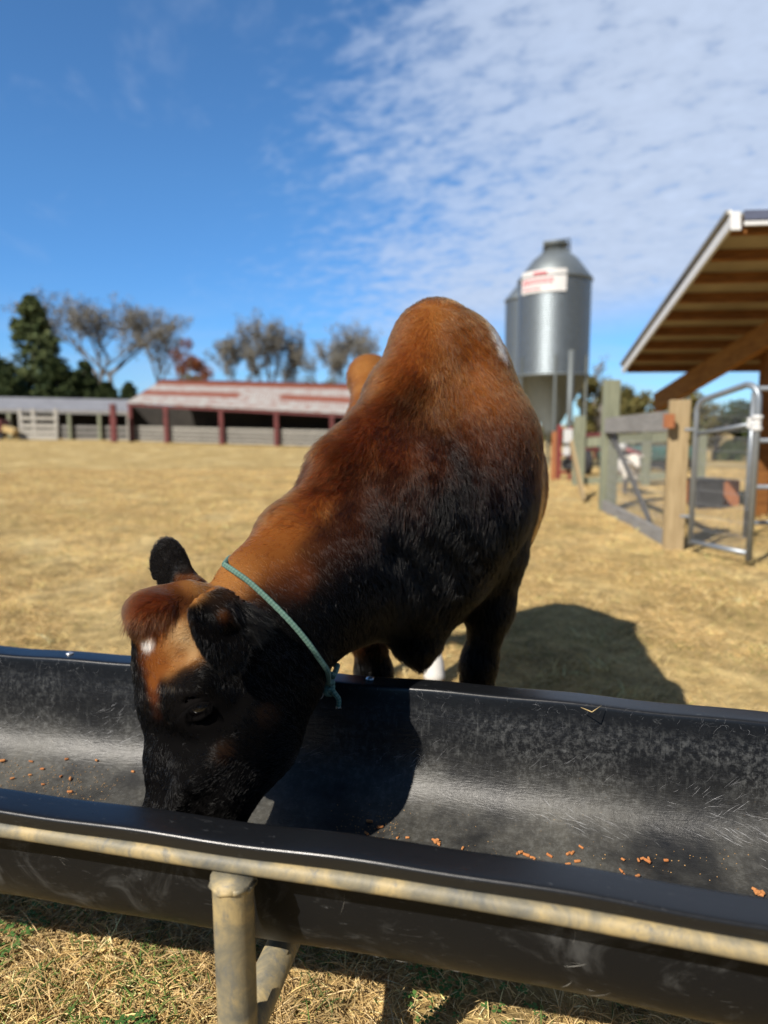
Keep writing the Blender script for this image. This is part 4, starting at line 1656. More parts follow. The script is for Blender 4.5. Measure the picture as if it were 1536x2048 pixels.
# ------------------------------------------------------------------ open barn on the right
def build_barn():
    A = Vector((2.98, 6.3, 2.75))               # high near corner of the roof
    Bc = Vector((3.43, 10.3, 1.80))             # low far corner
    rk = (Bc - A)
    ed = Vector((math.cos(math.radians(-6)), math.sin(math.radians(-6)), 0.0))      # along the high eave, to the right
    W = 9.0
    nrm = ed.cross(rk).normalized()
    if nrm.z < 0:
        nrm = -nrm
    root = empty('open_barn', (6.5, 9, 0))
    tag(root, 'open-sided barn with a lean-to metal roof, white trim and bare pine rafters', 'barn')
    m = MB()
    q = [A, Bc, Bc + ed * W, A + ed * W]
    t = nrm * .02
    off = nrm * .13
    m.add([p + off for p in q] + [p + off + t for p in q], [(0, 3, 2, 1), (4, 5, 6, 7), (0, 1, 5, 4), (1, 2, 6, 5), (2, 3, 7, 6), (3, 0, 4, 7)])
    m.build('roof', M_roofmetal, root)
    m = MB()
    for i in range(int(W / .23)):
        a = A + ed * (i * .23 + .05) + off + t
        m.beam(a, a + rk, .03, .022, up=nrm)
    m.build('roof_ribs', M_roofmetal, root)
    m = MB()
    m.add([p + off - nrm * .004 for p in q] + [p + off - nrm * .012 for p in q], [(0, 1, 2, 3), (4, 7, 6, 5), (0, 4, 5, 1), (1, 5, 6, 2), (2, 6, 7, 3), (3, 7, 4, 0)])
    m.build('roof_underside', M_underroof, root)
    # trims
    m = MB()
    m.beam(A - ed * .015 + nrm * .07 - rk * .004, Bc - ed * .015 + nrm * .085, .03, .11, up=nrm, bev=.004)
    m.beam(A + nrm * .065 - rk * .006 - ed * .03, A + nrm * .065 - rk * .006 + ed * .05, .022, .165, up=nrm, bev=.003)
    m.build('white_fascia', M_trimwhite, root)
    m = MB()
    m.beam(A - ed * .034 + nrm * .162, Bc - ed * .034 + nrm * .162, .05, .035, up=nrm)
    m.build('edge_flashing', M_roofmetal, root)
    m = MB()
    m.beam(A + ed * .08 - rk * .006 + nrm * .115, A + ed * W - rk * .006 + nrm * .115, .02, .085, up=nrm)
    m.build('eave_flashing', M_trimdark, root)
    m = MB()
    m.beam(A + ed * .08 - rk * .004 + nrm * .045, A + ed * W - rk * .004 + nrm * .05, .02, .035, up=nrm)
    m.build('eave_strip', M_trimwhite, root)
    # purlins across, rafter under them
    for i in range(9):
        s = .03 + i * .1185
        a = A + rk * s + nrm * .068
        k = MB()
        k.beam(a + ed * .02, a + ed * W, .045, .10, up=nrm, bev=.004)
        k.build('purlin', M_timber, root)
    for px0, px1, w in ((None, None, 0),):
        hi = at(1560, 655, 7.7)
        lo = at(1313, 806, 10.6)
        k = MB()
        d = Vector(hi) - Vector(lo)
        k.beam(Vector(lo), Vector(hi) + d * .12, .09, .27, bev=.006)
        k.build('rafter_beam', M_beam, root)
    for s in (3.4, 6.2):
        a, b = A + rk * .02 + ed * s - nrm * .08, Bc + ed * s - nrm * .08
        k = MB()
        k.beam(a, b, .05, .15, up=nrm)
        k.build('rafter', M_timber, root)
    # posts
    for (x, y, z) in ((4.55, 8.55, 2.05), (6.3, 6.4, 2.6), (7.6, 10.1, 1.72), (9.8, 6.1, 2.6)):
        k = MB()
        k.box((x, y, z / 2), (.14, .14, z), bev=.006)
        k.build('post', M_timber, root)
    # diagonal knee brace, back wall of dark boards, side wall
    k = MB()
    k.beam((4.55, 8.48, 1.62), (4.95, 8.42, 1.98), .04, .09)
    k.build('knee_brace', M_timber, root)
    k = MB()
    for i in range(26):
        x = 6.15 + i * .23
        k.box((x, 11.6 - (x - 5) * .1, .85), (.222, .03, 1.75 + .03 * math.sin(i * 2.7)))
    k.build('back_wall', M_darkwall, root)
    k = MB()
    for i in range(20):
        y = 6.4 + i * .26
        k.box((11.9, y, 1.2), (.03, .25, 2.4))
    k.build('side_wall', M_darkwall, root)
    return root


build_barn()


# ------------------------------------------------------------------ fence and gate by the barn
def grid_wire(m, a, b, z0, z1, nx, nz, r=.0028):
    a, b = Vector(a), Vector(b)
    for i in range(nx + 1):
        p = a + (b - a) * i / nx
        m.tube([(p.x, p.y, z0), (p.x, p.y, z1)], r, 5)
    for j in range(nz + 1):
        z = z0 + (z1 - z0) * j / nz
        m.tube([(a.x, a.y, z), (b.x, b.y, z)], r, 5)


P1 = atz(1345, 1095, 0)            # sturdy pale gate post
zt = at(1350, 800, P1[1])[2]
w1 = 38 * depth(P1) / FPX
m = MB()
m.box((P1[0], P1[1], zt / 2 - .05), (w1, w1, zt + .1), Matrix.Rotation(math.radians(-17), 3, 'Z'), bev=.008)
o = m.build('gate_post', M_post)
tag(o, 'thick square pale timber post that the open gate hangs on', 'post')

P2 = atz(1214, 1018, 0)            # tall grey-green post at the barn's low corner
zt2 = at(1219, 760, P2[1])[2]
m = MB()
m.box((P2[0], P2[1], zt2 / 2 - .05), (.19, .16, zt2 + .1), bev=.01)
o = m.build('fence_post', M_greypost)
tag(o, 'tall grey-green timber post under the low corner of the barn roof', 'post', 'weathered fence posts')
P3 = np.array([at(1160, 840, 13.2)[0], 13.2, 0])
zt3 = at(1160, 832, 13.2)[2]
m = MB()
m.box((P3[0], P3[1], zt3 / 2 - .05), (.19, .17, zt3 + .1), bev=.01)
o = m.build('fence_post', M_greypost)
tag(o, 'short grey-green fence post left of the tall one, near the silo', 'post', 'weathered fence posts')

f = empty('wire_fence', (float((P1[0] + P2[0]) / 2), float((P1[1] + P2[1]) / 2), 0))
tag(f, 'welded wire fence panel between the pale gate post and the tall grey-green post', 'fence')
v1, v2 = Vector(P1), Vector(P2)
dirf = (v1 - v2).normalized()
za = at(1225, 851, P2[1])[2]
zb_ = at(1325, 842, P1[1])[2]
m = MB()
m.beam(v2 + dirf * .08 + Vector((-.07, 0, za)), v1 - dirf * (w1 * .6) + Vector((-.03, 0, zb_)), .04, .19, bev=.004)
m.build('top_board', M_greyboard, f)
m = MB()
m.beam(v2 + dirf * .1 + Vector((-.07, 0, .06)), v1 - dirf * (w1 * .6) + Vector((-.03, 0, .06)), .04, .14, bev=.004)
m.build('base_board', M_greyboard, f)
m = MB()
m.beam(v2 + dirf * .15 + Vector((0.0, 0, za - .1)), v1 - dirf * .9 + Vector((0.02, 0, .12)), .03, .07, bev=.004)
m.build('diagonal_brace', M_darkboard, f)
m = MB()
grid_wire(m, v2 + dirf * .1 + Vector((-.03, 0, 0)), v1 - dirf * .1 + Vector((0.01, 0, 0)), .1, za - .06, 44, 8, .0021)
m.build('wire_mesh', M_wire, f)
m = MB()
k0 = at(1338, 842, P1[1] - .12)
m.box(k0, (.06, .1, .12))
m.build('end_block', M_orange, f)

# leaning prop board
m = MB()
m.beam(atz(1168, 1003, 0.0), at(1142, 885, 10.9), .035, .14, up=(0, 1, 0), bev=.004)
o = m.build('leaning_board', M_post)
tag(o, 'bare pale board leaning against the fence left of the wire panel', 'board')

# rail fence that runs back behind the wire panel
f = empty('rail_fence', (float(P3[0]), 13.2, 0))
tag(f, 'low grey-green rail fence beyond the wire panel', 'fence')
for (xa, ya, xb, yb) in ((1150, 888, 1222, 880), (1222, 880, 1345, 873)):
    m = MB()
    m.beam(at(xa, ya, 13.3), at(xb, yb, 13.0), .05, .17, bev=.004)
    m.build('rail', M_greypost, f)
for px in (1290, 1400):
    b = at(px, 960, 13.12)
    m = MB()
    m.box((b[0], 13.12, .5), (.14, .14, 1.04), bev=.008)
    m.build('post', M_greypost, f)
m = MB()
m.beam(at(1150, 965, 13.3), at(1345, 950, 13.0), .04, .14, bev=.004)
m.build('rail', M_greypost, f)

# gate
G1 = atz(1380, 1090, .06)
G2 = atz(1497, 1122, .03)
gt1 = at(1380, 797, G1[1])[2]
gt2 = at(1503, 768, G2[1])[2]
gm1 = at(1380, 869, G1[1])[2]
gm2 = at(1500, 846, G2[1])[2]
g = empty('tube_gate', (float(G1[0]), float(G1[1]), 0))
tag(g, 'grey galvanised tube gate with wire mesh standing open by the barn', 'gate')
a, b = Vector(G1), Vector(G2)
up = Vector((0, 0, 1))
r = .0255
m = MB()
d = (b - a)
d.z = 0
L = d.length
d.normalize()
cr = .12
pts = [a.copy()]
pts += [Vector((a.x, a.y, gt1 - cr))]
for q in (15, 30, 45, 60, 75):
    th = math.radians(q)
    pts.append(Vector((a.x, a.y, gt1 - cr)) + up * cr * math.sin(th) + d * cr * (1 - math.cos(th)))
pts.append(Vector((a.x, a.y, gt1)) + d * cr)
topb = Vector((b.x, b.y, gt2))
pts.append(topb - d * cr)
for q in (15, 30, 45, 60, 75):
    th = math.radians(q)
    pts.append(topb - d * cr - up * cr + d * cr * math.sin(th) + up * cr * math.cos(th))
pts.append(topb - up * cr)
pts.append(b.copy())
m.tube(pts, r, 12)
m.build('gate_frame', M_galv, g, True)
m = MB()
m.tube([a + up * .03, b + up * .06], .022, 12)
m.build('bottom_tube', M_galv, g, True)
m = MB()
m.tube([Vector((a.x, a.y, gm1)), Vector((b.x, b.y, gm2))], .018, 12)
m.build('middle_tube', M_galv, g, True)
m = MB()
grid_wire(m, a, b, .1, gm1 - .02, 24, 8, .0018)
grid_wire(m, a + d * .06, b - d * .06, gm1 + .03, gt1 - .03, 24, 2, .0011)
m.build('wire_mesh', M_wire, g)
m = MB()
cc = Vector((b.x, b.y, gm2))
m.lathe([(.036, -.06), (.04, -.05), (.04, -.035), (.031, -.03), (.031, .03), (.04, .035), (.04, .05), (.036, .06)], cc, 16)
m.box(cc - d * .05, (.07, .03, .085), bev=.006)
m.build('latch', M_trimwhite, g)
m = MB()
m.tube([a + Vector((-.09, .02, .25)), a + Vector((-.01, 0, .25)), a + Vector((0, 0, .25))], .014, 8)
m.build('hinge', M_galv, g)
m = MB()
m.tube([a + Vector((-.09, .02, 1.0)), a + Vector((-.01, 0, 1.0)), a + Vector((0, 0, 1.0))], .014, 8)
m.build('hinge', M_galv, g)
# second tubular panel that carries on to the right inside the barn
g = empty('tube_fence', (4.6, 6.9, 0))
tag(g, 'pale tube fence panel in the barn, cut off by the right edge', 'fence')
pA = Vector(at(1514, 776, 6.9))
pA.z = 0
for z in (at(1525, 777, 6.9)[2], .95, .5, .15):
    m = MB()
    m.tube([(pA.x, pA.y, z), (pA.x + 2.4, pA.y - .25, z)], .024, 10)
    m.build('tube', M_galv, g, True)
for q in (.0, 1.2, 2.4):
    m = MB()
    m.tube([(pA.x + q, pA.y - .104 * q + .05, 0), (pA.x + q, pA.y - .104 * q + .05, at(1525, 777, 6.9)[2] - .03)], .024, 10)
    m.build('upright', M_galv, g, True)


# ------------------------------------------------------------------ things in the pen behind the fence
def build_calf():
    """small white calf looking at the camera"""
    YC = 11.3
    c = at(1262, 945, YC)
    g0 = float(gz(c[0], YC))
    s = .66
    prims = []

    def P(x, y, z, r):
        return np.array([c[0] + x * s, YC + y * s, g0 + z * s]), r * s
    segs = [(P(0, .1, .62, .20), P(.05, .85, .64, .21)), (P(0, 0, .72, .13), P(-.02, -.28, .86, .105)), (P(-.02, -.27, .88, .12), P(-.02, -.50, .74, .07)),
            (P(-.13, .02, .5, .06), P(-.13, 0, .02, .04)), (P(.13, .02, .5, .06), P(.13, 0, .02, .04)), (P(-.10, .85, .5, .07), P(-.10, .9, .02, .04)), (P(.18, .85, .5, .07), P(.18, .9, .02, .04))]
    ears_ = [(P(-.10, -.25, .93, .035), P(-.25, -.25, .94, .02)), (P(.06, -.25, .93, .035), P(.22, -.25, .95, .02))]
    h = .0185
    lo = np.array([c[0] - .33, YC - .46, g0 - .033])
    n = np.array([38, 66, 42])
    I = np.stack(np.meshgrid(*[np.arange(q) for q in n], indexing='ij'), -1).reshape(-1, 3)
    pts = lo + I * h
    d = np.full(len(pts), 9.)
    for a, b in segs + ears_:
        d = smin(d, d_cone(pts, a[0], a[1], b[0], b[1]), .045)
    D = d.reshape(n)
    return D, lo, h


def nets(D, lo, h):
    N = np.array(D.shape)
    S = D < 0
    c = np.zeros(tuple(N - 1), np.int8)
    corners = [(i, j, k) for i in (0, 1) for j in (0, 1) for k in (0, 1)]
    for o in corners:
        c += S[tuple(slice(q, N[a] - 1 + q) for a, q in enumerate(o))]
    cells = np.argwhere((c > 0) & (c < 8))
    vid = np.full(tuple(N - 1), -1, np.int32)
    vid[tuple(cells.T)] = np.arange(len(cells))
    acc = np.zeros((len(cells), 3))
    cnt = np.zeros(len(cells))
    for o in corners:
        for a in range(3):
            if o[a]:
                continue
            o2 = list(o)
            o2[a] = 1
            da, db = D[tuple((cells + o).T)], D[tuple((cells + o2).T)]
            m_ = (da < 0) != (db < 0)
            t = da[m_] / (da[m_] - db[m_])
            p = np.repeat(np.array([o], float), m_.sum(), 0)
            p[:, a] += t
            acc[m_] += p
            cnt[m_] += 1
    V = lo + (cells + acc / cnt[:, None]) * h
    F = []
    for a in range(3):
        b_, c_ = (a + 1) % 3, (a + 2) % 3
        s0 = [slice(1, N[i] - 1) for i in range(3)]
        s1 = list(s0)
        s0[a], s1[a] = slice(0, N[a] - 1), slice(1, N[a])
        E = np.argwhere(S[tuple(s0)] != S[tuple(s1)])
        E[:, b_] += 1
        E[:, c_] += 1
        ins = S[tuple(E.T)]
        q = []
        for (u, v) in ((0, 0), (1, 0), (1, 1), (0, 1)):
            I = E.copy()
            I[:, b_] -= u
            I[:, c_] -= v
            q.append(vid[tuple(I.T)])
        q = np.stack(q, 1)
        q[~ins] = q[~ins][:, ::-1]
        F.append(q)
    return V, np.concatenate(F)[:, ::-1]


def m_calf(t, b):
    tc = t.new('ShaderNodeNewGeometry')
    n = t.noise(tc.outputs['Position'], 2.2, 3, .5)
    s = t.new('ShaderNodeSeparateXYZ')
    t.L.new(tc.outputs['Position'], s.inputs[0])
    c = t.ramp(n, [(.52, (.55, .51, .44)), (.58, (.06, .05, .05))], 'EASE')
    c = t.mix(t.sstep(s.outputs[1], 11.65, 11.4), c, (.66, .61, .53))
    c = t.mix(t.sstep(s.outputs[2], .30, .22), c, (.07, .06, .055))
    t.L.new(c, b.inputs['Base Color'])
    b.inputs['Roughness'].default_value = .85


D_, lo_, h_ = build_calf()
V_, F_ = nets(D_, lo_, h_)
o = np_mesh('calf', V_, F_, mat('calf_coat', m_calf))
tag(o, 'small white-headed calf standing behind the wire fence', 'calf')


def wheel(c, R, w, ax, parent, mname='wheel'):
    m = MB()
    m.lathe([(R * .55, -w / 2), (R * .95, -w / 2), (R, -w / 3), (R, w / 3), (R * .95, w / 2), (R * .55, w / 2), (R * .5, 0)], (0, 0, 0), 20)
    Rm = Matrix.Rotation(math.pi / 2, 3, 'X') if ax == 'y' else Matrix.Rotation(math.pi / 2, 3, 'Y')
    m.v = [tuple(Rm @ Vector(q) + Vector(c)) for q in m.v]
    wo = m.build(mname, M_black, parent, True)
    m = MB()
    m.lathe([(R * .5, -w * .3), (R * .2, -w * .36), (.03, -w * .36)], (0, 0, 0), 14)
    m.v = [tuple(Rm @ Vector(q) + Vector(c)) for q in m.v]
    m.build('rim', M_redpaint, wo, True)


def build_implement():
    b = at(1128, 985, 14.4)
    root = empty('farm_implement', (float(b[0]), 14.4, 0))
    tag(root, 'red and white farm implement standing on end beside the silo pipe', 'machine')
    x, y = float(b[0]), 14.4
    z1 = float(at(1128, 850, y)[2])
    m = MB()
    m.box((x - .13, y, z1 / 2), (.07, .10, z1), bev=.01)
    m.box((x + .10, y, z1 / 2 - .02), (.05, .08, z1 - .04), bev=.01)
    for z in (.15, .5, .85, z1 - .1):
        m.box((x, y, z), (.26, .05, .06), bev=.008)
    m.build('frame', M_redpaint, root)
    m = MB()
    m.box((x + .03, y - .06, z1 - .22), (.18, .02, .28), bev=.006)
    m.box((x + .01, y - .06, .58), (.14, .02, .18), bev=.006)
    m.build('panel', M_trimwhite, root)
    wheel((x + .03, y - .09, .33), .12, .08, 'y', root)
    m = MB()
    m.box((x - .24, y - .05, .48), (.09, .05, .98), bev=.006)
    m.build('side_board', M_orange, root)


build_implement()


def build_wagon():
    """low green-topped wagon with a red drawbar, seen through the wire"""
    y = 17.5
    a = at(1205, 905, y)
    bq = at(1375, 900, y)
    root = empty('farm_wagon', (float((a[0] + bq[0]) / 2), y, 0))
    tag(root, 'green covered wagon with red bar behind the white-headed calf', 'wagon')
    zc = float(at(1280, 905, y)[2])
    L = float(bq[0] - a[0])
    xm = float((a[0] + bq[0]) / 2)
    m = MB()
    m.box((xm, y, zc - .02), (L, 1.0, .34), bev=.06)
    m.build('cover', M_tarp, root, True)
    m = MB()
    m.box((xm, y, zc - .28), (L * .98, .96, .16), bev=.02)
    m.build('bed', M_black, root)
    m = MB()
    m.tube([at(1247, 897, y - .7), at(1300, 916, y - .7)], .065, 8)
    m.build('bar', M_redpaint, root, True)
    m = MB()
    m.lathe([(.11, -.1), (.12, 0), (.1, .1)], at(1243, 893, y - .7), 12)
    m.build('bar_end', M_trimwhite, root, True)
    for q in (-.32, .32):
        wheel((xm + L * q, y - .45, .22), .24, .16, 'y', root)
        wheel((xm + L * q, y + .45, .22), .24, .16, 'y', root)


build_wagon()

# a plough-like red frame further left of the tall post
y = 16.0
b = at(1188, 960, y)
root = empty('red_seeder', (float(b[0]), y, 0))
tag(root, 'dark red seeder frame seen between the leaning board and tall post', 'machine')
m = MB()
for q in (-.2, 0, .2):
    m.box((b[0] + q, y, .62), (.05, .08, .5), bev=.01)
m.box((b[0], y, .88), (.5, .12, .09), bev=.01)
m.box((b[0], y, .55), (.46, .12, .07), bev=.01)
m.build('frame', M_redpost, root)
for q in (-.2, .2):
    wheel((b[0] + q, y - .1, .27), .27, .12, 'x', root)

# boxes and feed tubs inside the barn, behind the gate
for i, (px, py, y, w, hh, mt, lab) in enumerate(((1410, 1000, 9.4, .32, .36, M_black, 'dark feed bin beside the gate, left of the stained crate'), (1425, 975, 9.9, .5, .35, M_orange, 'orange stained wooden crate seen through the gate mesh'))):
    b = at(px, py, y)
    root = empty('feed_bin' if i == 0 else 'wooden_crate', (float(b[0]), y, 0))
    tag(root, lab, 'bin' if i == 0 else 'crate')
    m = MB()
    t = .02
    m.box((b[0], y - w / 2, hh / 2), (w, t, hh), bev=.004)
    m.box((b[0], y + w / 2, hh / 2), (w, t, hh), bev=.004)
    m.box((b[0] - w / 2 + t, y, hh / 2), (t, w - t, hh), bev=.004)
    m.box((b[0] + w / 2 - t, y, hh / 2), (t, w - t, hh), bev=.004)
    m.build('side_panel', mt, root)
    m = MB()
    m.box((b[0], y, .03), (w - .05, w - .05, .03))
    m.build('base', mt, root)
    if i == 0:
        m = MB()
        m.box((b[0], y, hh + .02), (w + .05, w + .05, .035), bev=.01)
        m.build('lid', mt, root)


# ------------------------------------------------------------------ sheds across the field
def on_far(px, py, Y):
    return at(px, py, Y)


def shed_red():
    YL, YR = 47.0, 43.0
    base = lambda px: (883 + (px - 255) * .029)
    Yd = lambda px: YL + (YR - YL) * (px - 255) / 435
    root_p = at(470, base(470), Yd(470))
    root = empty('pole_shed', tuple(map(float, root_p)))
    tag(root, 'long open pole shed with rusty white roof and dark red posts', 'shed')

    def pt(px, py, dY=0.0):
        return Vector(at(px, py, Yd(px) + dY))
    # roof: near eave and ridge
    e0, e1 = pt(253, 806), pt(770, 832)
    r0, r1 = pt(322, 762, 4.0), pt(770, 773, 4.0)
    # ridge sits 4 m behind the eave
    m = MB()
    up = Vector((0, 0, .05))
    back0, back1 = r0 + (r0 - e0) * 1.0 * .9, r1 + (r1 - e1) * .9
    back0.z, back1.z = e0.z, e1.z
    vs = [e0, e1, r1, r0, e0 + up, e1 + up, r1 + up, r0 + up]
    m.add(vs, [(0, 3, 2, 1), (4, 5, 6, 7), (0, 1, 5, 4), (1, 2, 6, 5), (2, 3, 7, 6), (3, 0, 4, 7)])
    o = m.build('roof', M_rustroof, root)
    uv = o.data.uv_layers.new(name='UVMap')
    Lr = (e1 - e0).length
    uvs = {0: (0, 0), 1: (Lr, 0), 2: (Lr, 1), 3: (0, 1)}
    for p in o.data.polygons:
        for li in p.loop_indices:
            uv.data[li].uv = uvs[o.data.loops[li].vertex_index % 4]
    m = MB()
    m.add([r0, r1, back1, back0, r0 - up, r1 - up, back1 - up, back0 - up], [(0, 1, 2, 3), (4, 7, 6, 5), (0, 3, 7, 4), (1, 5, 6, 2), (2, 6, 7, 3)])
    m.build('rear_roof', M_greyroof, root)
    m = MB()
    m.beam(r0 + Vector((0, 0, .09)), r1 + Vector((0, 0, .09)), .35, .06)
    m.build('ridge_cap', M_redpost, root)
    m = MB()
    m.beam(e0 + Vector((0, .1, -.1)), e1 + Vector((0, .1, -.1)), .06, .16)
    m.build('eave_beam', M_redpost, root)
    # posts
    pxs = [262, 333, 443, 553, 664, 775]
    for px in pxs:
        b = pt(px, base(px))
        t = pt(px, 806 + (px - 253) * .05 + 3)
        k = MB()
        zt_ = float(np.interp(b.x, [e0.x, e1.x], [e0.z, e1.z])) - .15
        k.box((b.x, b.y + .12, (b.z + zt_) / 2 - .15), (.27 if px > 300 else .22, .27, zt_ - b.z + .3), bev=.01)
        k.build('post', M_redpost, root)
    # rails between posts
    for p, q in zip(pxs[:-1], pxs[1:]):
        for zf, hh in ((.03, .17), (.30, .17), (.57, .17), (.83, .19)):
            a, b = pt(p, base(p)), pt(q, base(q))
            a.z += zf + .1
            b.z += zf + .1
            a.y += .35
            b.y += .35
            k = MB()
            k.beam(a, b, .06, hh)
            k.build('rail', M_oldboard, root)
    # rear wall and gable
    a, b = pt(262, base(262), 6.5), pt(775, base(775), 6.5)
    k = MB()
    k.beam(a + Vector((0, 0, 1.2)), b + Vector((0, 0, 1.2)), .1, 2.9)
    k.build('back_wall', M_darkwall, root)
    return root


shed_red()


def shed_grey():
    Y0 = 50.0
    root = empty('low_shed', tuple(map(float, at(120, 880, Y0))))
    tag(root, 'low long shed with a flat grey roof at the left edge', 'shed')
    P = lambda px, py, d=0: Vector(at(px, py, Y0 + d))
    e0, e1 = P(-170, 815), P(262, 824)
    r0, r1 = P(-170, 792, 5), P(262, 801, 5)
    up = Vector((0, 0, .06))
    m = MB()
    m.add([e0, e1, r1, r0, e0 + up, e1 + up, r1 + up, r0 + up], [(0, 3, 2, 1), (4, 5, 6, 7), (0, 1, 5, 4), (1, 2, 6, 5), (2, 3, 7, 6), (3, 0, 4, 7)])
    m.build('roof', M_greyroof, root)
    m = MB()
    m.beam(e0 + Vector((0, -.02, -.1)), e1 + Vector((0, -.02, -.1)), .05, .2)
    m.build('fascia', M_greyboard, root)
    a, b = P(-170, 880, 4.5), P(262, 884, 4.5)
    m = MB()
    m.beam(a + Vector((0, 0, .95)), b + Vector((0, 0, .95)), .1, 2.3)
    m.build('back_wall', M_darkwall, root)
    for px in (-120, -50, 20, 140, 200, 258):
        b = P(px, 882)
        z1_ = float(np.interp(b.x, [e0.x, e1.x], [e0.z, e1.z])) - .05
        m = MB()
        m.box((b.x, b.y + .1, (b.z + z1_) / 2 - .1), (.22, .22, z1_ - b.z + .2), bev=.01)
        m.build('post', M_greypost if px != 258 else M_oldboard, root)
    for zf in (.22, .6, .98):
        m = MB()
        m.beam(P(125, 882, .3) + Vector((0, 0, zf)), P(258, 884, .3) + Vector((0, 0, zf)), .05, .22)
        m.build('rail', M_greyboard, root)


shed_grey()


def board_pen():
    Y0 = 47.5
    root = empty('board_gate', tuple(map(float, at(80, 882, Y0))))
    tag(root, 'whitish board gate between two tall posts before the low shed', 'gate')
    P = lambda px, py: Vector(at(px, py, Y0))
    for px in (44, 70, 115):
        b, t = P(px, 884), P(px, 818)
        m = MB()
        m.box((b.x, b.y, (b.z + t.z) / 2 - .1), (.22, .18, t.z - b.z + .2), bev=.01)
        m.build('post', M_whiteboard, root)
    for py, hh in ((874, .3), (863, .28), (851, .26), (836, .22)):
        m = MB()
        m.beam(P(42, py) - Vector((0, .12, 0)), P(117, py + 1) - Vector((0, .12, 0)), .05, hh)
        m.build('board', M_whiteboard, root)


board_pen()
for px, lab in ((229, 'dull red post alone between the two far sheds'),):
    b, t = at(px, 886, 46.0), at(px, 808, 46.0)
    m = MB()
    m.box((b[0], 46.0, (b[2] + t[2]) / 2 - .1), (.36, .3, t[2] - b[2] + .2), bev=.02)
    o = m.build('corner_post', M_redpost)
    tag(o, lab, 'post')
b = at(20, 868, 47.0)
root = empty('feed_wagon', (float(b[0]), 47.0, float(gz(b[0], 47))))
tag(root, 'maroon wagon with a yellow load at the far left edge', 'wagon')
zg = float(gz(b[0], 47))
m = MB()
m.box((b[0] - 1.0, 47, zg + .85), (1.5, 1.2, .9), bev=.05)
m.build('body', M_redpost, root)
m = MB()
m.box((b[0] + .15, 46.8, zg + .62), (.8, .7, .42), Matrix.Rotation(.35, 3, 'Y'), bev=.05)
m.build('load', M_straw, root)
for q in (-1.5, -.5):
    wheel((b[0] + q, 46.5, zg + .3), .34, .2, 'y', root)


# ------------------------------------------------------------------ trees
def m_leaf(c1, c2, trans=.0):
    def fn(t, b):
        oi = t.new('ShaderNodeNewGeometry')
        c = t.mix(oi.outputs['Random Per Island'], c1, c2)
        t.L.new(c, b.inputs['Base Color'])
        b.inputs['Roughness'].default_value = .75
        b.inputs['Specular IOR Level'].default_value = .2
    return fn


M_bark = mat('grey_bark', color=(.16, .14, .12), rough=.9, vary=.35, vscale=3)
M_twig = mat('bare_twigs', color=(.17, .135, .125), rough=.9, vary=.3, vscale=1)
M_ever = mat('evergreen_leaf', m_leaf((.065, .095, .035), (.12, .135, .05)))
M_dkever = mat('dark_evergreen_leaf', m_leaf((.022, .040, .014), (.055, .070, .020)))
M_redleaf = mat('russet_leaf', m_leaf((.17, .052, .024), (.26, .095, .032)))
M_thin = mat('last_autumn_leaf', m_leaf((.17, .165, .155), (.23, .215, .17)))
M_olive = mat('olive_leaf', m_leaf((.085, .085, .026), (.15, .12, .04)))


def leaf_cloud(centers, radii, n_per, size, seed, flat=.6):
    r = np.random.default_rng(seed)
    V, F = [], []
    for c, R in zip(centers, radii):
        n = int(n_per)
        u = r.normal(size=(n, 3))
        u /= np.linalg.norm(u, axis=1)[:, None]
        rr = r.random(n) ** .45
        p = np.array(c) + u * rr[:, None] * np.array(R)
        a = r.normal(size=(n, 3))
        b = r.normal(size=(n, 3))
        a /= np.linalg.norm(a, axis=1)[:, None]
        b -= a * (a * b).sum(1)[:, None]
        b /= np.linalg.norm(b, axis=1)[:, None]
        s = size * r.uniform(.5, 1.3, n)[:, None]
        V.append(np.stack([p - a * s, p - b * s * flat, p + a * s, p + b * s * flat], 1).reshape(-1, 3))
    V = np.concatenate(V)
    F = np.arange(len(V)).reshape(-1, 4)
    return V, F


def branches(m, p, d, L, r, lvl, rnd, tips, spread=.5, up=.18):
    n = 4
    pts = [Vector(p)]
    dd = Vector(d)
    for i in range(n):
        dd = (dd + Vector((rnd.gauss(0, .10), rnd.gauss(0, .10), rnd.gauss(0, .05) + up * .3))).normalized()
        pts.append(pts[-1] + dd * (L / n))
    rad = [max(r, .022) * (1 - .5 * i / n) for i in range(n + 1)]
    m.tube(pts, rad, 6 if lvl > 1 else 4, caps=False)
    if lvl == 0:
        tips.append(pts[-1])
        return
    k = 3 if lvl > 1 else 4
    for i in range(k):
        t = pts[rnd.choice([2, 3, 4]) if lvl < 3 else rnd.choice([3, 4])]
        a = rnd.uniform(0, 6.28)
        side = Vector((math.cos(a), math.sin(a), 0))
        nd = (dd * (1 - spread) + side * spread + Vector((0, 0, up))).normalized()
        branches(m, t, nd, L * rnd.uniform(.55, .8), r * .5, lvl - 1, rnd, tips, spread, up)
        tips.append(t)


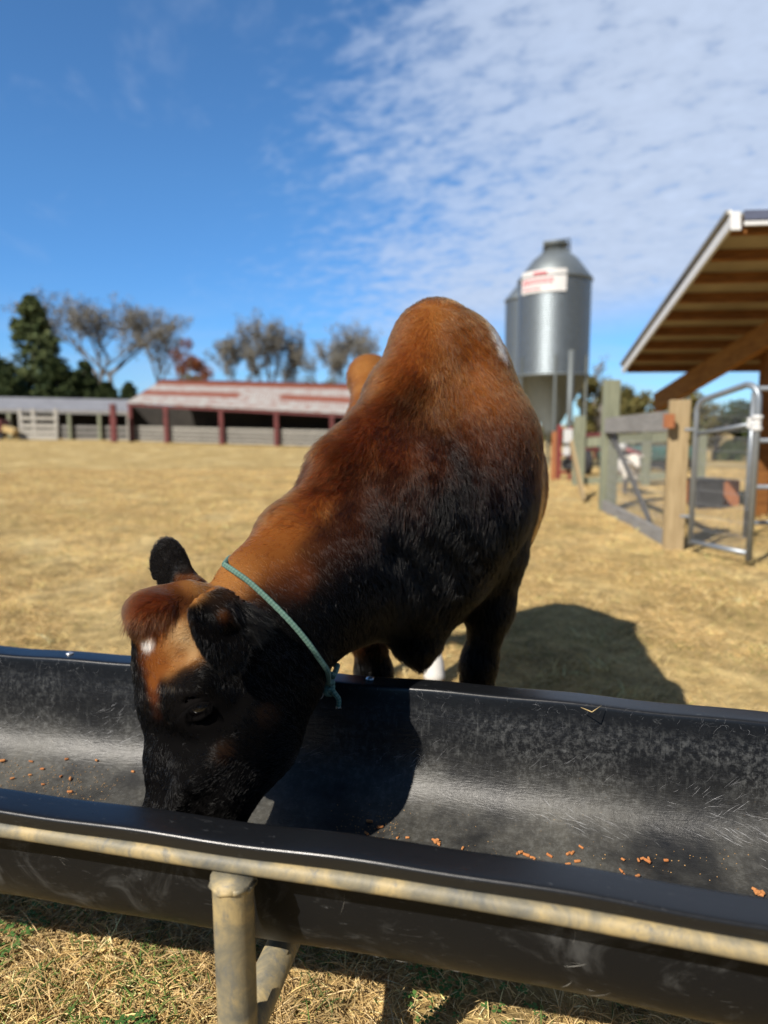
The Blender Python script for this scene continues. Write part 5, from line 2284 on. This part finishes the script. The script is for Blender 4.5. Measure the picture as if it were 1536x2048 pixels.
def bare_tree(px, Y, top_py, label, seed, group, leaves=None, spread=.5, width=1.0, name='bare_tree', nleaf=40, lsize=.25, fork=1):
    b = at(px, 870, Y)
    z0 = float(gz(b[0], Y)) - .2
    H = float(at(px, top_py, Y)[2]) - z0
    rnd = random.Random(seed)
    root = empty(name, (float(b[0]), Y, z0))
    tag(root, label, 'tree', group)
    m, tips = MB(), []
    for q in range(fork):
        lean = Vector((rnd.uniform(-.2, .2) * width * (1 if fork > 1 else .4), rnd.uniform(-.1, .1), 1)).normalized()
        branches(m, (b[0] + (q - (fork - 1) / 2) * .7 * width, Y, z0), lean, H * .42, H * .016 + .05, 4, rnd, tips, spread, .18)
    zt_ = max(t.z for t in tips)
    k = H / (zt_ - z0)
    m.v = [(b[0] + (x - b[0]) * k * width, Y + (y - Y) * k, z0 + (z - z0) * k) for x, y, z in m.v]
    m.build('trunk', M_bark, root, True)
    if leaves:
        C = [np.array([b[0] + (t.x - b[0]) * k * width, Y + (t.y - Y) * k, z0 + (t.z - z0) * k]) for t in tips if t.z - z0 > (zt_ - z0) * .35]
        V, F = leaf_cloud(C, [(H * .05, H * .05, H * .04)] * len(C), nleaf, lsize, seed)
        np_mesh('crown', V, F, leaves, False, root)
    return root


def conifer(px, Y, top_py, wpx, label, seed, group, matl, base_py=880, name='evergreen_tree', lumpy=.3):
    b = at(px, base_py, Y)
    z0 = float(gz(b[0], Y)) - .2
    H = float(at(px, top_py, Y)[2]) - z0
    Wd = wpx * Y / FPX
    r = np.random.default_rng(seed)
    root = empty(name, (float(b[0]), Y, z0))
    tag(root, label, 'tree', group)
    m = MB()
    m.tube([(b[0], Y, z0), (b[0] + .1, Y, z0 + H * .5), (b[0], Y, z0 + H * .95)], [H * .025 + .05, H * .015 + .03, .03], 8)
    m.build('trunk', M_bark, root, True)
    C, R = [], []
    for i in range(190):
        f = r.random() ** .9
        w = Wd * (1 - f) ** .75 * np.sqrt(r.random()) * (1.25 + lumpy * r.normal() * .5) + .15
        a = r.uniform(0, 6.28)
        C.append((b[0] + math.cos(a) * w * .85, Y + math.sin(a) * w * .85, z0 + H * (.05 + .93 * f)))
        q = Wd * .30 * (1 - f * .65)
        R.append((q, q, q * .8))
    V, F = leaf_cloud(C, R, 90, max(.12, Wd * .055), seed + 1)
    np_mesh('crown', V, F, matl, False, root)


def round_tree(px, Y, top_py, wpx, label, seed, group, matl, base_py=885, name='leafy_tree', n=26, cat='tree'):
    b = at(px, base_py, Y)
    z0 = float(gz(b[0], Y)) - .2
    H = float(at(px, top_py, Y)[2]) - z0
    Wd = wpx * Y / FPX
    r = np.random.default_rng(seed)
    root = empty(name, (float(b[0]), Y, z0))
    tag(root, label, cat, group)
    m = MB()
    m.tube([(b[0], Y, z0), (b[0] + .05, Y, z0 + H * .45), (b[0] + .1 * Wd, Y, z0 + H * .8)], [.1 + H * .015, .06 + H * .01, .03], 8)
    for q in range(5):
        a = q * 1.3
        m.tube([(b[0], Y, z0 + H * .3), (b[0] + math.cos(a) * Wd * .5, Y + math.sin(a) * Wd * .5, z0 + H * (.55 + .06 * q))], [.05 + H * .006, .02], 5)
    m.build('trunk', M_bark, root, True)
    C, R = [], []
    for i in range(n):
        a = r.uniform(0, 6.28)
        f = r.uniform(.12, .9)
        w = Wd * math.sqrt(max(.05, 1 - ((f - .45) / .55) ** 2)) * math.sqrt(r.random())
        C.append((b[0] + math.cos(a) * w, Y + math.sin(a) * w, z0 + H * f))
        q = Wd * r.uniform(.22, .40)
        R.append((q, q, min(q, H * .16)))
    V, F = leaf_cloud(C, R, 260, max(.10, Wd * .05), seed + 1)
    np_mesh('crown', V, F, matl, False, root)


GRP = 'trees behind the far sheds'
conifer(78, 72, 588, 84, 'tall ragged green cedar at the far left, highest of the evergreens', 11, GRP, M_ever)
bare_tree(228, 80, 585, 'widest nearly leafless tree, right beside the tall green cedar', 21, GRP, M_thin, .55, 1.25, nleaf=22, lsize=.13, fork=2)
bare_tree(285, 84, 600, 'thin leafless tree overlapping the right side of the widest bare tree', 24, GRP, M_thin, .5, .8, nleaf=15, lsize=.13)
for i, (px, tp, w, Yt, lab) in enumerate(((-30, 690, 110, 66, 'dark bushy cedar cut off by the left edge'), (10, 735, 80, 64, 'low dark cedar left of the tall green one, above the grey roof'), (120, 715, 66, 66, 'dark cedar right at the foot of the tall green one'),
                                          (175, 722, 56, 68, 'dark round cedar below the widest bare tree'), (218, 764, 50, 67, 'lowest dark cedar left of the red shed'), (262, 764, 40, 70, 'low dark cedar touching the end of the rusty roof'))):
    conifer(px, Yt, tp, w, lab, 31 + i, GRP, M_dkever, lumpy=.5)
round_tree(380, 72, 668, 44, 'small russet red tree above the rusty roof', 41, GRP, M_redleaf, n=26, name='russet_tree')
round_tree(400, 68, 745, 46, 'low brown and green thicket at the foot of the russet tree', 43, GRP, M_olive, n=18, name='thicket')
bare_tree(462, 84, 662, 'small bare tree just right of the russet tree', 51, GRP, M_thin, .5, .8, nleaf=22, lsize=.13)
bare_tree(552, 86, 628, 'tall slim forked bare tree in the middle of the gap before the cow', 53, GRP, M_thin, .35, .7, nleaf=12, lsize=.13, fork=2)
bare_tree(588, 88, 650, 'slim bare tree with a few yellowish leaves, right of the forked one', 55, GRP, M_thin, .38, .6, nleaf=15, lsize=.13)
bare_tree(668, 88, 645, 'wide bare tree left of the cow hip', 57, GRP, M_thin, .45, .9, nleaf=12, lsize=.13, fork=2)
bare_tree(722, 92, 655, 'bare tree half hidden behind the cow hip', 58, GRP, M_thin, .45, .8, nleaf=12, lsize=.13)
round_tree(640, 80, 756, 46, 'low green bush peeping over the rusty roof beside the cow', 61, GRP, M_olive, n=14, name='bush', cat='bush')
G2_ = 'trees behind the barn'
round_tree(1195, 34, 742, 50, 'olive bushy tree between the silo and the barn roof', 71, G2_, M_olive, n=26, base_py=900)
round_tree(1250, 38, 770, 60, 'olive bush under the low end of the barn roof', 73, G2_, M_olive, n=22, base_py=900)
bare_tree(1185, 48, 715, 'thin bare tree rising beside the barn roof end', 75, G2_, M_thin, .5, .7, nleaf=3, lsize=.1)
round_tree(1330, 30, 780, 90, 'wide olive bush seen through the barn above the fence', 77, G2_, M_olive, n=26, base_py=905)
round_tree(1430, 30, 790, 80, 'dark bush seen through the gate', 79, G2_, M_dkever, n=22, base_py=905)
round_tree(1080, 60, 800, 60, 'far low bush beneath the silo hoppers', 81, G2_, M_olive, n=16, base_py=890)


# ------------------------------------------------------------------ feed and straw in the trough
def m_pellet(t, b):
    oi = t.new('ShaderNodeObjectInfo')
    tc = t.new('ShaderNodeTexCoord')
    n = t.noise(tc.outputs['Object'], 350, 4, .6)
    c = t.mix(oi.outputs['Random'], (.36, .125, .035), (.46, .20, .065))
    c = t.mix(t.sstep(n, .5, .75), c, (.20, .06, .018))
    t.L.new(c, b.inputs['Base Color'])
    b.inputs['Roughness'].default_value = .9
    t.L.new(t.bump(n, .6, .001), b.inputs['Normal'])


M_pellet = mat('feed_pellet', m_pellet)


def pellet_mesh(seed):
    r = random.Random(seed)
    m = MB()
    L, R = .0048 + r.uniform(-.001, .0016), .0024
    prof = [(R * .2, -L), (R * .8, -L * .97), (R, -L * .85), (R * .97, -L * .2), (R * 1.03, L * .4), (R, L * .86), (R * .75, L * .98), (R * .15, L * 1.0)]
    m.lathe(prof, (0, 0, R), 10)
    vs = []
    for x, y, z in m.v:
        zz = z - R
        x2, y2 = x + r.gauss(0, .00025), y + r.gauss(0, .00025)
        vs.append((zz, x2, y2 + R))
    m.v = vs
    o = m.build('feed_pellet', M_pellet, None, True)
    me = o.data
    bpy.data.objects.remove(o)
    return me


PMESH = [pellet_mesh(i) for i in range(4)]


def floor_hit(px, py):
    """where the sight line of a photo pixel meets the inside of the pan"""
    z = .335
    for _ in range(30):
        p = atz(px, py, z)
        # invert trough coordinates
        x0 = p[0]
        for _k in range(12):
            yn, yf = float(_near(x0 - HALF * SN)), float(_far(x0 + HALF * SN))
            t = (p[1] - yn) / (yf - yn)
            v = -HALF + 2 * HALF * t
            x0 = p[0] - v * SN
        z2 = float(np.interp(v, PROF[8:-8, 0], PROF[8:-8, 1]))
        z += (z2 - z) * .5
    return atz(px, py, z), v


groups = [
    ('orange feed pellet in the sparse scatter left of the cow head', 'feed pellets left of the cow head',
     [(5, 1524), (62, 1525), (60, 1552), (25, 1559), (86, 1571), (141, 1560), (122, 1555), (140, 1586), (193, 1523), (133, 1521), (85, 1540), (266, 1546)]),
    ('orange feed pellet lying near the shadow of the cow head', 'feed pellets near the head shadow',
     [(733, 1669), (739, 1646), (760, 1657), (795, 1678), (815, 1678), (872, 1686), (878, 1691), (867, 1683), (925, 1699)]),
    ('orange feed pellet of the loose row in the middle of the trough floor', 'feed pellets in the middle row',
     [(1035, 1710), (1041, 1708), (1052, 1713), (1064, 1718), (1069, 1722), (1081, 1730), (1099, 1714), (1137, 1710), (1145, 1709), (1136, 1731), (1155, 1726), (1162, 1697)]),
    ('orange feed pellet of the right hand scatter on the trough floor', 'feed pellets at the right',
     [(1246, 1722), (1277, 1723), (1285, 1720), (1295, 1725), (1297, 1721), (1332, 1724), (1242, 1744), (1250, 1755), (1275, 1756)]),
]
for lab, grp, pts in groups:
    for (px, py) in pts:
        p, v = floor_hit(px, py)
        o = bpy.data.objects.new('feed_pellet', PMESH[random.randrange(4)])
        COL.objects.link(o)
        o.location = (p[0], p[1], p[2] + .001)
        o.rotation_euler = (random.uniform(-.2, .2), random.uniform(-.25, .25), random.uniform(0, 6.28))
        k = random.uniform(.75, 1.15)
        o.scale = (k, k, k)
        tag(o, lab, 'pellet', grp)
p, v = floor_hit(1514, 1790)
m = MB()
rnd = random.Random(4)
for i in range(9):
    q = Vector(p) + Vector((rnd.gauss(0, .004), rnd.gauss(0, .004), .003 + .002 * (i % 3)))
    m.box(q, (.008, .005, .0045), Matrix.Rotation(rnd.uniform(0, 3), 3, 'Z') @ Matrix.Rotation(rnd.uniform(-.5, .5), 3, 'X'), bev=.0012)
o = m.build('feed_lump', M_pellet)
tag(o, 'large crumbly orange feed lump near the right edge of the trough', 'feed lump')
p, v = floor_hit(874, 1689)
m = MB()
for i in range(7):
    q = Vector(p) + Vector((rnd.gauss(0, .003), rnd.gauss(0, .004), .003 + .002 * (i % 3)))
    m.box(q, (.006, .0045, .004), Matrix.Rotation(rnd.uniform(0, 3), 3, 'Z') @ Matrix.Rotation(rnd.uniform(-.5, .5), 3, 'X'), bev=.001)
o = m.build('feed_lump', M_pellet)
tag(o, 'small crumbly orange feed lump just past the cow head shadow', 'feed lump')
# crumbs: too many and too small to count
V, F = [], []
m = MB()
r = np.random.default_rng(5)
for i in range(620):
    cl = r.random()
    if cl < .55:
        px, py = r.uniform(0, 300), r.normal(1565, 30)
    elif cl < .86:
        px, py = r.normal(780, 60), r.normal(1655, 22)
    else:
        px, py = r.uniform(900, 1500), r.normal(1715, 22)
    p, v = floor_hit(px, py)
    if abs(v) > .2:
        continue
    s = r.uniform(.0005, .0013)
    m.box((p[0], p[1], p[2] + s * .4), (s * 1.6, s, s), Matrix.Rotation(r.uniform(0, 3), 3, 'Z'))
o = m.build('feed_crumbs', mat('feed_dust', color=(.42, .25, .10), rough=.9, vary=.4, vscale=300))
tag(o, kind='stuff')
# straw
q0, q1, q2 = tpos(.36, .283, .5745), tpos(.385, .262, .577), tpos(.425, .29, .579)
q0, q1, q2 = atz(1162, 1415, .575), atz(1184, 1424, .576), atz(1203, 1411, .580)
m = MB()
m.tube([q0, q1 * .98 + q0 * .02, q1, q2], [.0007, .0010, .0010, .0005], 6)
o = m.build('straw_piece', M_straw, None, True)
tag(o, 'bent piece of dry straw lying on the far trough rim', 'straw')


# ------------------------------------------------------------------ grass
def m_blade(t, b):
    a = t.new('ShaderNodeAttribute', attribute_name='tint')
    t.L.new(a.outputs['Color'], b.inputs['Base Color'])
    b.inputs['Roughness'].default_value = .7
    b.inputs['Specular IOR Level'].default_value = .25


M_blade = mat('grass_blade', m_blade)


def clump(xy, r, scale, seed):
    ph = np.random.default_rng(seed).uniform(0, 6.28, 8)
    x, y = xy[:, 0] * scale, xy[:, 1] * scale
    return (np.sin(x * 1.3 + ph[0] + 1.5 * np.sin(y * .9 + ph[1])) * np.sin(y * 1.1 + ph[2] + 1.3 * np.sin(x * .7 + ph[3])) + .5 * np.sin(2.9 * x + ph[4] + y) * np.sin(2.3 * y + ph[5] - x)) / 1.5


def blades(name, xy, L, lean, rad, cols, seed, curl=.5):
    r = np.random.default_rng(seed)
    n = len(xy)
    base = np.stack([xy[:, 0], xy[:, 1], gz(xy[:, 0], xy[:, 1]) - .004], -1)
    az = r.uniform(0, 2 * np.pi, n)
    h = np.stack([np.cos(az), np.sin(az), np.zeros(n)], -1)
    k = 5
    T = np.linspace(0, 1, k)
    P = np.empty((n, k, 3))
    bend = r.uniform(.2, 1, n) * curl
    for j, t in enumerate(T):
        a = lean + bend * t
        P[:, j] = base + L[:, None] * t * (h * np.sin(a)[:, None] + np.array([0, 0, 1.0]) * np.maximum(np.cos(a), .04)[:, None])
    # bends sideways too
    side = np.stack([-h[:, 1], h[:, 0], h[:, 2]], -1)
    sb = r.normal(0, .25, n)
    P += side[:, None, :] * (sb * L)[:, None, None] * (T ** 2)[None, :, None]
    P[..., 2] = np.maximum(P[..., 2], gz(P[..., 0], P[..., 1]) + .001)
    R = rad[:, None] * np.array([.8, 1, .9, .65, .2])[None, :]
    pal = np.array(cols)
    w = r.dirichlet(np.full(len(pal), .6), n)
    cl_ = .30 * clump(xy, None, 7, 31) + .22 * clump(xy, None, 17, 32) + .15 * clump(xy, None, 1.9, 33)
    C = np.clip((w @ pal) * np.exp(r.normal(.17, .25, n) + cl_)[:, None], .005, .85)
    o = curves_obj(name, P, R, M_blade, C)
    tag(o, kind='stuff')
    return o


def in_view(xy, margin=120):
    P = np.stack([xy[:, 0], xy[:, 1], np.zeros(len(xy))], -1)
    x, y, f = project(P)
    return (f > .2) & (x > -margin) & (x < 1536 + margin) & (y < 2048 + margin * 2)


DRY = [(.47, .32, .13), (.55, .41, .185), (.33, .20, .072), (.50, .35, .122), (.15, .085, .034), (.60, .47, .27)]
GREEN = [(.055, .11, .022), (.10, .16, .03), (.16, .17, .045), (.035, .075, .018)]


def scatter(n, x0, x1, y0, y1, seed, fn=None):
    r = np.random.default_rng(seed)
    xy = np.stack([r.uniform(x0, x1, n), y0 * (y1 / y0) ** r.random(n)], -1)
    xy = xy[in_view(xy)]
    if fn is not None:
        xy = xy[r.random(len(xy)) < fn(xy)]
    return xy


r = np.random.default_rng(77)
# close to the trough: a mat of straw-dry stems, matted and curled
xy = scatter(150000, -1.6, 1.6, .55, 2.4, 101)
L = r.uniform(.015, .065, len(xy))
blades('dry_grass', xy, L, r.uniform(.7, 1.5, len(xy)), r.uniform(.0005, .0013, len(xy)), DRY, 1, .5)
xy = scatter(34000, -1.6, 1.6, .55, 2.4, 102, lambda q: sst(clump(q, r, 9, 1), .05, .45))
L = r.uniform(.03, .085, len(xy))
blades('dry_grass_tufts', xy, L, r.uniform(.1, .8, len(xy)), r.uniform(.0006, .0014, len(xy)), DRY, 2, .8)
xy = scatter(40000, -1.6, 1.6, .55, 2.6, 103, lambda q: np.minimum(1, sst(clump(q, r, 5.5, 2), .12, .5) * .8 + .03 + .75 * sst(q[:, 0], -.10, -.5) * sst(clump(q, r, 11, 3), -.2, .4)))
L = r.uniform(.02, .06, len(xy))
blades('green_grass', xy, L, r.uniform(.2, 1.0, len(xy)), r.uniform(.0007, .0017, len(xy)), GREEN, 3, .8)
# the field behind
xy = scatter(620000, -9, 9, 2.0, 18, 104)
L = r.uniform(.012, .05, len(xy)) * (1 + .03 * xy[:, 1])
blades('field_grass', xy, L, r.uniform(.5, 1.4, len(xy)), r.uniform(.0005, .0010, len(xy)) * (1 + .10 * xy[:, 1]), DRY, 4, .6)
xy = scatter(150000, -9, 9, 2.0, 16, 105, lambda q: sst(clump(q, r, 2.6, 5), .0, .6) * .8 + .03)
L = r.uniform(.02, .06, len(xy))
blades('field_green_grass', xy, L, r.uniform(.4, 1.2, len(xy)), r.uniform(.0006, .0011, len(xy)) * (1 + .08 * xy[:, 1]), [(.10, .13, .03), (.17, .17, .05), (.30, .25, .09)], 6, .6)


xy = scatter(170000, -9, 9, 2.0, 12, 107, lambda q: sst(clump(q, r, 7, 11), .15, .6) * sst(clump(q, r, 1.7, 12), -.5, .5))
L = r.uniform(.03, .12, len(xy))
blades('field_tufts', xy, L, r.uniform(.15, .9, len(xy)), r.uniform(.0008, .0014, len(xy)) * (1 + .08 * xy[:, 1]), [(.55, .41, .19), (.62, .48, .25), (.42, .27, .10), (.58, .43, .17), (.22, .20, .06)], 7, .8)


def clover():
    """low clover-like leaves between the stems"""
    r = np.random.default_rng(9)
    xy = scatter(9000, -1.4, 1.2, .6, 1.5, 106, lambda q: sst(clump(q, r, 7, 8), .25, .6))
    V, F = [], []
    for x, y in xy[:1500]:
        z = float(gz(x, y)) + r.uniform(.008, .03)
        s = r.uniform(.004, .009)
        a0 = r.uniform(0, 6.28)
        for k in range(3):
            a = a0 + k * 2.09
            d = np.array([math.cos(a), math.sin(a), r.uniform(-.1, .25)])
            t = np.array([-math.sin(a), math.cos(a), r.uniform(-.2, .2)])
            c = np.array([x, y, z])
            n = len(V)
            V += [c, c + d * s * .6 + t * s * .5, c + d * s * 1.25 + t * s * .35, c + d * s * 1.1, c + d * s * 1.25 - t * s * .35, c + d * s * .6 - t * s * .5]
            F.append((n, n + 1, n + 2, n + 3, n + 4, n + 5))
    m = MB()
    m.add(V, F)
    o = m.build('clover', mat('clover_leaf', m_leaf((.045, .115, .025), (.085, .17, .04))))
    tag(o, kind='stuff')


clover()
